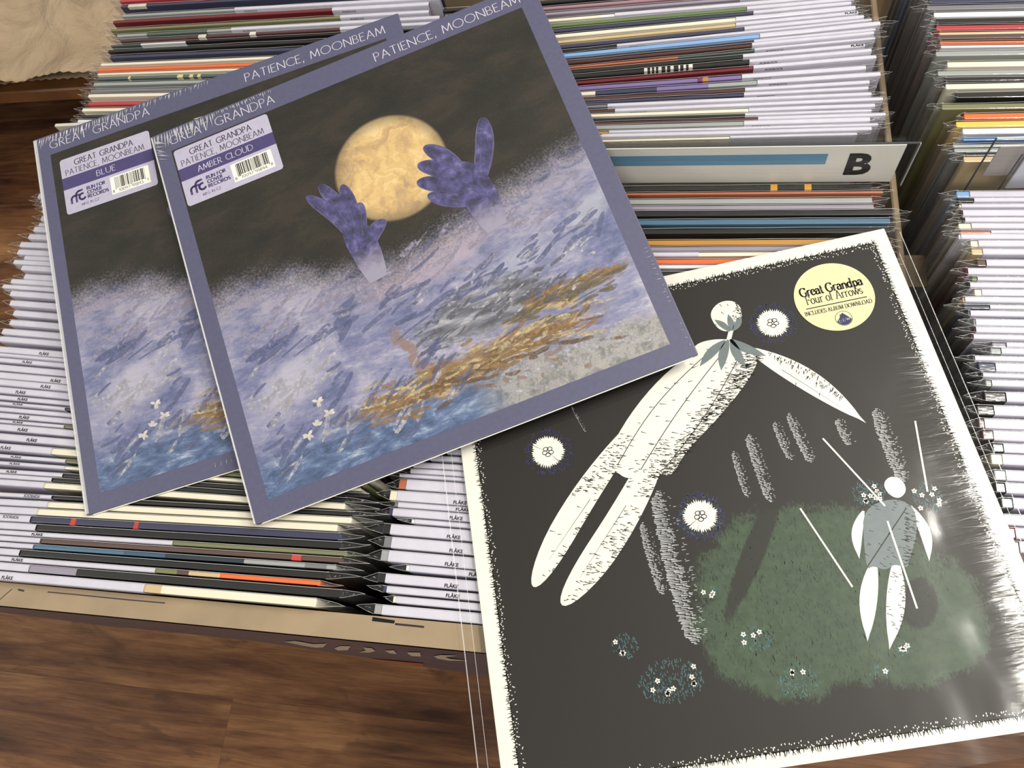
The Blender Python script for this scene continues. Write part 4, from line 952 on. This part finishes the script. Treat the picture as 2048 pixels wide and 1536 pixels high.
M['green_ink'] = m_flat('dark_green_ink', (34, 48, 34), .5, .05); M['teal_ink'] = m_flat('teal_ink', (70, 112, 116), .5, .05); M['bluegrey_ink'] = m_flat('grey_blue_ink', (112, 124, 126), .5, .03, 200); M['deep_blue_ink'] = m_flat('deep_blue_ink', (50, 48, 104), .5, .05)
so = link('album_sleeve', boxmesh(0, S_, -S_, 0, -.0034, 0, .0008, M['paper_white'], 'sleeve', 2)); so.matrix_world = B_
tag(so, 'black forest sleeve with rough white border and round yellow sticker, in clear plastic', 'record', 'sleeves laid on top of the bins')
rng = random.Random(3)
V, Fc = [], []; x0, y0, x1, y1 = 1.05, .95, 30.5, 30.75
fan(V, Fc, [(x0, y0), (x1, y0), (x1, y1), (x0, y1)], .00010)
pic = link('printed_picture', up_mesh('printed_picture', V, Fc, M['forest']), so); tag(pic, 'dark forest print with a large pale bellflower')
V, Fc = [], []; Vw, Fw = [], []
for side in range(4):
    n_ = 330
    for i in range(n_):
        u = (i + rng.random()) / n_
        if side == 0: p, dr = (x0 + (x1 - x0) * u, y0), -PI / 2
        elif side == 1: p, dr = (x1, y0 + (y1 - y0) * u), 0
        elif side == 2: p, dr = (x0 + (x1 - x0) * u, y1), PI / 2
        else: p, dr = (x0, y0 + (y1 - y0) * u), PI
        a = dr + rng.uniform(-.5, .5) + (.35 if side in (0, 1) else 0); l = rng.uniform(.08, .34)
        q = (p[0] - math.cos(dr) * .05, p[1] - math.sin(dr) * .05)
        quad(V, Fc, q, (q[0] + math.cos(a) * l, q[1] + math.sin(a) * l), .075, .00010, .02)
        if rng.random() < .85:
            dd = rng.uniform(.04, .42) ** 1.0; q = (p[0] - math.cos(dr) * dd + rng.uniform(-.05, .05), p[1] - math.sin(dr) * dd + rng.uniform(-.05, .05)); a = dr + rng.uniform(-.7, .7); l = rng.uniform(.04, .1)
            quad(Vw, Fw, q, (q[0] + math.cos(a) * l, q[1] + math.sin(a) * l), .05, .00014)
tag(link('ragged_ink_edge', up_mesh('ragged_ink_edge', V, Fc, M['night_ink']), pic), kind='stuff')
tag(link('ink_fleck', up_mesh('ink_fleck', Vw, Fw, M['paper_white']), pic), kind='stuff')
def inside(pt, poly):
    c = False; n = len(poly)
    for i in range(n):
        a, b = poly[i], poly[i - 1]
        if (a[1] > pt[1]) != (b[1] > pt[1]) and pt[0] < (b[0] - a[0]) * (pt[1] - a[1]) / (b[1] - a[1]) + a[0]: c = not c
    return c
def smooth(pts, it=2):
    for _ in range(it):
        o = []
        for i in range(len(pts)):
            a, b = pts[i], pts[(i + 1) % len(pts)]
            o += [(a[0] * .75 + b[0] * .25, a[1] * .75 + b[1] * .25), (a[0] * .25 + b[0] * .75, a[1] * .25 + b[1] * .75)]
        pts = o
    return pts
# large bellflower: calyx at the top right, mouth at the lower left, two long petals, one long leaf and a bud
BELL = smooth([(16.6, 6.3), (17.2, 5.6), (19.0, 5.7), (20.6, 6.6), (20.9, 7.6), (19.6, 9.2), (17.2, 11.2), (14.6, 13.0), (13.4, 14.5), (12.6, 14.0), (12.0, 14.5), (11.2, 13.8), (10.6, 14.1), (9.9, 13.3), (9.0, 13.3), (9.5, 12.4), (11.6, 9.8), (14.2, 7.6)])
PET1 = leaf((11.2, 11.2), (3.5, 19.7), 1.75, .30, 18, .10); PET2 = leaf((13.3, 12.0), (5.1, 21.1), 1.95, -.40, 18, .10)
LEAF_ = leaf((20.3, 6.8), (25.9, 13.4), 1.5, -.35, 16); BUD = smooth([(18.6, 4.6), (18.5, 3.6), (19.4, 2.9), (20.4, 3.1), (20.7, 4.0), (20.3, 4.9), (19.6, 5.3), (19.0, 5.2)])
V, Fc = [], []
for i, pl in enumerate((PET1, PET2, LEAF_, BUD, BELL)): fan(V, Fc, pl, .00020 + i * 5e-6)
quad(V, Fc, (19.6, 5.2), (19.2, 6.0), .30, .0002)
bf = link('bellflower', up_mesh('bellflower', V, Fc, M['paper_white']), pic)
V, Fc = [], []
def hatch_poly(poly, n, seed, shade, ang, l0, l1, wd=.06, z=.00026, base=.06):
    r2 = random.Random(seed); xs = [p[0] for p in poly]; ys = [p[1] for p in poly]; k = 0
    for _ in range(n * 14):
        if k >= n: break
        p = (r2.uniform(min(xs), max(xs)), r2.uniform(min(ys), max(ys)))
        if not inside(p, poly): continue
        if r2.random() > shade(p): continue
        a = ang + r2.uniform(-.35, .35); l = r2.uniform(l0, l1); e = (p[0] + l * math.cos(a), p[1] + l * math.sin(a))
        quad(V, Fc, p, e, wd, z, wd * .3); k += 1
def edge_shade(p):                             # distance to the lower right flank of the bell
    d = abs((p[0] - 20.6) * (14.2 - 7.4) + (p[1] - 7.4) * (20.6 - 13.4)) / math.hypot(14.2 - 7.4, 20.6 - 13.4)
    return 1.0 if d < .55 else (.45 if d < 1.0 else (.05 if d < 1.8 else .012))
hatch_poly(BELL, 620, 1, edge_shade, .2, .15, .5)
hatch_poly(PET1, 150, 2, lambda p: 1 if (p[0] - 10) * .707 + (p[1] - 12.9) * .707 > .25 or p[1] < 14.4 else .03, .3, .12, .4)
hatch_poly(PET2, 190, 3, lambda p: 1 if (p[0] - 12.4) * .707 + (p[1] - 13.4) * .707 > .1 or p[1] < 14.6 else .03, .3, .12, .4)
hatch_poly(LEAF_, 90, 4, lambda p: 1 if (p[0] - 20.3) * .76 - (p[1] - 6.8) * .65 > .5 else .02, 2.2, .12, .35)
hatch_poly(BUD, 60, 5, lambda p: 1 if p[0] + p[1] * .4 > 21.6 else .06, 1.0, .1, .3)
for a, t_, bd in (((10.0, 12.9), (3.4, 19.6), .25), ((12.4, 13.4), (5.0, 21.2), -.35), ((20.3, 6.8), (25.9, 13.4), -.35)): quad(V, Fc, (a[0] * .7 + t_[0] * .3, a[1] * .7 + t_[1] * .3), (a[0] * .2 + t_[0] * .8, a[1] * .2 + t_[1] * .8), .035, .00026, .01)
for (ax, ay), (bx, by), bd in (((17.6, 6.6), (10.2, 13.0), -.5), ((18.8, 6.6), (11.6, 13.6), -.2), ((19.8, 7.0), (13.0, 13.9), .3)):
    L_ = [(ax + (bx - ax) * u / 14 + bd * math.sin(math.pi * u / 14) * .7, ay + (by - ay) * u / 14 + bd * math.sin(math.pi * u / 14) * .7) for u in range(15)]
    for p, q in zip(L_[:-1], L_[1:]): quad(V, Fc, p, q, .05, .00027)
tag(link('ink_hatching', up_mesh('ink_hatching', V, Fc, M['night_ink']), pic), kind='stuff')
V, Fc = [], []
for a_, t_ in (((19.0, 5.9), (16.9, 7.4)), ((19.2, 5.9), (18.2, 8.0)), ((19.4, 5.9), (19.8, 8.1)), ((19.3, 5.9), (21.3, 7.6))): fan(V, Fc, leaf(a_, t_, .62, .1), .00029)
for a_, t_ in (((19.5, 5.3), (18.7, 4.2)), ((19.6, 5.3), (19.7, 4.0)), ((19.7, 5.3), (20.5, 4.4))): fan(V, Fc, leaf(a_, t_, .42, .05), .00029)
tag(link('calyx', up_mesh('calyx', V, Fc, M['bluegrey_ink']), pic), kind='stuff')
# glowing seed heads with ragged rims
V, Fc = [], []; Vb, Fb = [], []; Vt, Ft = [], []
for cx, cy, r_ in ((5.86, 11.21, 1.12), (14.55, 17.23, 1.05), (22.36, 5.34, 1.05)):
    n_ = 90; pts = [(cx + r_ * (1 if i % 2 else .80 + .1 * rng.random()) * (1 + rng.uniform(-.05, .08)) * math.cos(2 * PI * i / n_), cy + r_ * (1 if i % 2 else .80) * (1 + rng.uniform(-.05, .08)) * math.sin(2 * PI * i / n_)) for i in range(n_)]
    k = len(V); V.append((cx * cm, -cy * cm, .0002)); V.extend((p[0] * cm, -p[1] * cm, .0002) for p in pts)
    Fc += [(k, k + 1 + i, k + 1 + (i + 1) % n_) for i in range(n_)]
    for i in range(150):
        a = rng.uniform(0, 2 * PI); d0 = r_ * rng.uniform(1.0, 1.38); l = rng.uniform(.06, .2)
        quad(Vb, Fb, (cx + d0 * math.cos(a), cy + d0 * math.sin(a)), (cx + (d0 + l) * math.cos(a), cy + (d0 + l) * math.sin(a)), .05, .00016)
    for k5 in range(5):
        a = k5 * 1.257 + .4; L_ = _arc(cx + .22 * math.cos(a), cy + .22 * math.sin(a), .17, .13, 0, 360, 10)
        for p, q in zip(L_[:-1], L_[1:]): quad(Vt, Ft, p, q, .05, .00026)
link('seed_head', up_mesh('seed_head', V, Fc, M['paper_white']), pic)
tag(link('blue_hatching', up_mesh('blue_hatching', Vb, Fb, M['deep_blue_ink']), pic), kind='stuff')
link('seed_mark', up_mesh('seed_mark', Vt, Ft, M['night_ink']), pic)
# birch trunks of short level strokes
V, Fc = [], []
for (xa, ya), (xb, yb), hw, n_ in (((12.4, 15.2), (12.6, 24.6), .85, 520), ((11.0, 17.0), (11.3, 21.5), .4, 90), ((18.8, 12.7), (19.0, 17.2), .42, 130), ((17.6, 13.6), (17.7, 16.6), .3, 60), ((20.6, 12.2), (20.9, 14.8), .34, 70), ((21.6, 11.8), (22.0, 15.2), .38, 90), ((24.4, 12.8), (24.6, 14.6), .4, 60), ((26.8, 12.6), (26.9, 17.4), .55, 150), ((8.0, 8.4), (8.6, 10.4), .1, 14)):
    y = ya
    while y < yb:
        u = (y - ya) / (yb - ya); hh = hw * (1 - .22 * (2 * u - 1) ** 2) * min(1, (1 - abs(2 * u - 1)) * 6 + .25); xc = xa + (xb - xa) * u
        x = xc - hh * rng.uniform(.8, 1.05); end = xc + hh * rng.uniform(-.1, .55)
        while x < end:
            l = rng.uniform(.25, .9) * hw; e = min(end, x + l); quad(V, Fc, (x, y + rng.uniform(-.012, .012)), (e, y + .05 * hw), .062, .00016, .03); x = e + rng.uniform(.03, .12)
        if rng.random() < .55: x = xc + hh * rng.uniform(.5, .85); quad(V, Fc, (x, y), (x + hh * rng.uniform(.1, .3), y), .04, .00016, .02)
        y += rng.uniform(.085, .11)
tag(link('birch_trunk', up_mesh('birch_trunk', V, Fc, m_flat('pale_grey_ink', (196, 198, 200), .5, .03)), pic), kind='stuff')
# grass ticks, teal bushes and little white blossoms
V, Fc = [], []
for i in range(900):
    a = rng.uniform(0, 6.3); rr_ = math.sqrt(rng.random()); x, y = 20.2 + 7.4 * rr_ * math.cos(a), 22.9 + 5.0 * rr_ * math.sin(a)
    quad(V, Fc, (x, y), (x + rng.uniform(-.1, .1), y - rng.uniform(.1, .3)), .05, .00015, .02)
tag(link('grass_stroke', up_mesh('grass_stroke', V, Fc, M['green_ink']), pic), kind='stuff')
V, Fc = [], []; Vw, Fw = [], []
for cx, cy, rx, ry, nt, nb in ((10.6, 26.4, 1.9, 1.2, 260, 10), (15.9, 24.9, 1.0, .7, 90, 4), (24.6, 17.8, 1.0, .8, 110, 9), (27.8, 18.7, .8, .9, 100, 7), (8.4, 24.1, .8, .7, 70, 3), (17.6, 27.4, 1.2, .9, 110, 3), (22.0, 27.6, .6, .4, 20, 1), (23.6, 26.7, .5, .4, 20, 3), (14.0, 21.8, .5, .4, 12, 3), (14.55, 17.3, 1.35, 1.3, 120, 0)):
    for i in range(nt):
        a = rng.uniform(0, 6.3); q = math.sqrt(rng.random()); x, y = cx + rx * q * math.cos(a), cy + ry * q * math.sin(a)
        if nb == 0 and q < .8: continue
        quad(V, Fc, (x, y), (x + rng.uniform(-.08, .08), y - rng.uniform(.06, .22)), .055, .00015, .02)
    for i in range(nb):
        x, y = cx + rng.uniform(-.8, .8) * rx, cy + rng.uniform(-.7, .6) * ry
        for k5 in range(5):
            a = k5 * 1.257 + i; fan(Vw, Fw, leaf((x, y), (x + .17 * math.cos(a), y + .17 * math.sin(a)), .11, 0, 4), .00022)
tag(link('bush_stroke', up_mesh('bush_stroke', V, Fc, M['teal_ink']), pic), kind='stuff')
tag(link('white_blossom', up_mesh('white_blossom', Vw, Fw, M['paper_white']), pic), kind='stuff')
# small grey bellflower on the meadow and thin pale stalks
SB = smooth([(24.0, 18.6), (25.8, 18.2), (26.9, 18.9), (26.6, 20.4), (25.6, 21.9), (25.3, 22.4), (24.7, 22.0), (24.1, 22.3), (23.5, 21.9), (23.1, 22.1), (23.4, 20.6)])
V, Fc = [], []
for i, pl in enumerate((leaf((23.7, 21.6), (21.9, 25.9), .95, .15), leaf((24.9, 21.7), (22.9, 26.5), 1.0, -.15), leaf((24.0, 18.7), (22.9, 21.4), .6, .25), leaf((26.7, 18.9), (26.6, 22.2), .62, -.3), smooth([(25.6, 17.3), (26.2, 16.9), (26.8, 17.3), (26.8, 18.0), (26.2, 18.4), (25.7, 18.0)]))): fan(V, Fc, pl, .0002 + i * 5e-6)
link('bellflower_petal', up_mesh('bellflower_petal', V, Fc, M['paper_white']), pic)
V, Fc = [], []; fan(V, Fc, SB, .00024); link('small_bellflower', up_mesh('small_bellflower', V, Fc, M['bluegrey_ink']), pic)
V, Fc = [], []
hatch_poly(SB, 120, 8, lambda p: 1 if p[0] * .8 + p[1] * .3 > 26.7 else .08, .5, .12, .3, .045, .0003)
hatch_poly(leaf((24.9, 21.7), (22.9, 26.5), 1.0, -.15), 50, 9, lambda p: 1 if p[0] * .9 + p[1] * .38 > 31.0 else .15, .5, .1, .25, .045, .0003)
quad(V, Fc, (26.4, 19.0), (23.2, 21.9), .06, .0003)
tag(link('ink_hatching', up_mesh('ink_hatching', V, Fc, M['night_ink']), pic), kind='stuff')
V, Fc = [], []
for a, b_ in (((23.08, 13.84), (25.29, 18.64)), ((20.49, 17.88), (22.02, 22.88)), ((28.72, 13.85), (27.9, 18.26)), ((25.13, 19.53), (25.07, 24.61))): quad(V, Fc, a, b_, .11, .00034)
link('pale_stalk', up_mesh('pale_stalk', V, Fc, M['paper_white']), pic)
# round yellow sticker
cx, cy, rr_ = 26.72, 4.35, 2.57
V, Fc = [], []; fan(V, Fc, [(cx + rr_ * math.cos(2 * PI * i / 64), cy + rr_ * math.sin(2 * PI * i / 64)) for i in range(64)], .0005)
st = link('sticker', up_mesh('sticker', V, Fc, m_flat('pale_yellow_sticker', (236, 228, 176), .4, .015, 200, coat=.3)), so); tag(st, 'round pale yellow sticker')
txt(st, 'lettering', [('Great Grandpa', cx - 2.05, cy - .42, 4.1, .66, .115, SERIF, .06, .045), ('Four of Arrows', cx - 1.85, cy + .22, 3.7, .62, .062, SERIF, .04, .030), ('INCLUDES ALBUM DOWNLOAD', cx - 2.2, cy + 1.02, 4.4, .29, .042, SERIF, .10, .02)], .0006, M['ink'])
V, Fc = [], []; quad(V, Fc, (cx - 2.0, cy + .52), (cx + 2.0, cy + .52), .07, .0006)
for p, q in zip(_arc(cx + .1, cy + 1.72, .53, .53, 0, 360, 36)[:-1], _arc(cx + .1, cy + 1.72, .53, .53, 0, 360, 36)[1:]): quad(V, Fc, p, q, .03, .0006)
link('ruled_line', up_mesh('ruled_line', V, Fc, M['ink']), st)
V, Fc = [], []; ex, ey = cx + .1, cy + 1.72
fan(V, Fc, [(ex - .43, ey + .12), (ex - .22, ey - .12), (ex - .16, ey - .34), (ex - .10, ey - .30), (ex + .02, ey - .42), (ex + .40, ey + .04), (ex + .49, ey + .18)] + _arc(ex, ey, .50, .50, 21, 165, 12), .00058)
link('emblem', up_mesh('emblem', V, Fc, m_flat('navy_ink', (40, 42, 92), .5, .03)), st)
txt(st, 'lettering', [('D', ex - .33, ey + .28, .15, .2, .025), ('D', ex - .08, ey + .24, .15, .2, .025), ('W', ex + .14, ey + .2, .22, .2, .025)], .00064, M['title_ink'])
# clear outer sleeve, a little larger than the card, with bright folded edges
def wavy_film():
    b = NB('clear_outer_film'); v = b.coord(); s = b.xyz(v)
    X = b.math('MULTIPLY', s[0], 100.0); Y = b.math('MULTIPLY', s[1], -100.0)
    edge = b.sm(b.math('ADD', X, b.math('MULTIPLY', b.math('SUBTRACT', b.noise(b.vec(0.0, Y), .5, 2), .5), 3.0)), 27.6, 30.6)
    edge = b.math('MULTIPLY', edge, b.sm(Y, 2.5, 12.0))
    wv = b.noise(b.vec(b.math('MULTIPLY', X, .35), b.math('MULTIPLY', Y, 3.2)), 1.0, 3, .6, .3)
    big = b.noise(b.vec(b.math('MULTIPLY', X, .16), b.math('MULTIPLY', Y, .10)), 1.0, 2, .5)
    h = b.math('ADD', b.math('MULTIPLY', wv, b.math('MULTIPLY', edge, .11)), b.math('MULTIPLY', big, .35))
    bp = b.n('ShaderNodeBump'); bp.inputs['Strength'].default_value = .5; bp.inputs['Distance'].default_value = .010; b.set(bp.inputs['Height'], h)
    tr = b.n('ShaderNodeBsdfTransparent'); tr.inputs[0].default_value = (.985, .985, .98, 1)
    gl = b.n('ShaderNodeBsdfGlossy'); gl.inputs['Roughness'].default_value = .10; b.set(gl.inputs['Normal'], bp.outputs[0])
    fr = b.n('ShaderNodeFresnel'); geo = b.n('ShaderNodeNewGeometry')
    b.set(fr.inputs[0], b.math('ADD', b.math('MULTIPLY', geo.outputs['Backfacing'], 1 / 1.45 - 1.45), 1.45)); b.set(fr.inputs['Normal'], bp.outputs[0])
    g2 = b.n('ShaderNodeBsdfGlossy'); g2.inputs['Roughness'].default_value = .26; b.set(g2.inputs['Normal'], bp.outputs[0])
    mg = b.n('ShaderNodeMixShader'); mg.inputs[0].default_value = .14; b.t.links.new(gl.outputs[0], mg.inputs[1]); b.t.links.new(g2.outputs[0], mg.inputs[2])
    mx = b.n('ShaderNodeMixShader'); b.set(mx.inputs[0], b.math('MULTIPLY', fr.outputs[0], .9, clamp=True)); b.t.links.new(tr.outputs[0], mx.inputs[1]); b.t.links.new(mg.outputs[0], mx.inputs[2])
    b.t.links.new(mx.outputs[0], b.out.inputs[0]); return b.m
V, Fc = [], []; NX2, NY2 = 60, 40
for j in range(NY2 + 1):
    for i in range(NX2 + 1):
        u, v_ = i / NX2, j / NY2; x = -1.35 + (33.9) * u; y = -.35 + 33.0 * v_
        z = .0012
        if x > 31.0: z -= .0045 * min(1, (x - 31.0) / 1.4) ** 1.3
        if x < 0: z -= .0020 * min(1, -x / 1.3)
        V.append(((x + .04 * math.sin(y * .5)) * cm, -y * cm, z + .0003 * math.sin(y * .9 + x * .2) * (1 if x > 27 else .2)))
for j in range(NY2):
    for i in range(NX2): a = j * (NX2 + 1) + i; Fc.append((a, a + NX2 + 1, a + NX2 + 2, a + 1))
of = link('outer_plastic', mesh('outer_plastic', V, Fc, wavy_film(), True), so); tag(of, 'clear plastic outer sleeve')
V, Fc = [], []
for a, b_, wd, z in (((-1.33, -.3), (-1.33, 32.6), .06, -.0006), ((-.62, 3), (-.70, 32.4), .03, .0013), ((32.5, .4), (32.5, 32.4), .05, -.0030), ((31.75, 2.2), (31.8, 32.4), .035, .0006)):
    V, Fc = [], []; quad(V, Fc, a, b_, wd, z); link('film_edge', up_mesh('film_edge', V, Fc, M['film_edge']), of)
wrinkles(so, [(31.2, 6.0, 31.2, 8.4, 5, .8, 1.2, PI + .1, .05), (30.9, 9.8, 30.9, 12.0, 8, 1.2, 2.4, PI + .1, .10), (30.9, 14, 30.9, 16.5, 6, 1.0, 2.2, PI + .1, .08), (30.8, 17.5, 30.8, 30, 46, .5, 2.4, PI, .08), (31.3, 3, 31.3, 30, 60, .2, .7, PI, .06)], 4)
bpy.context.view_layer.update()
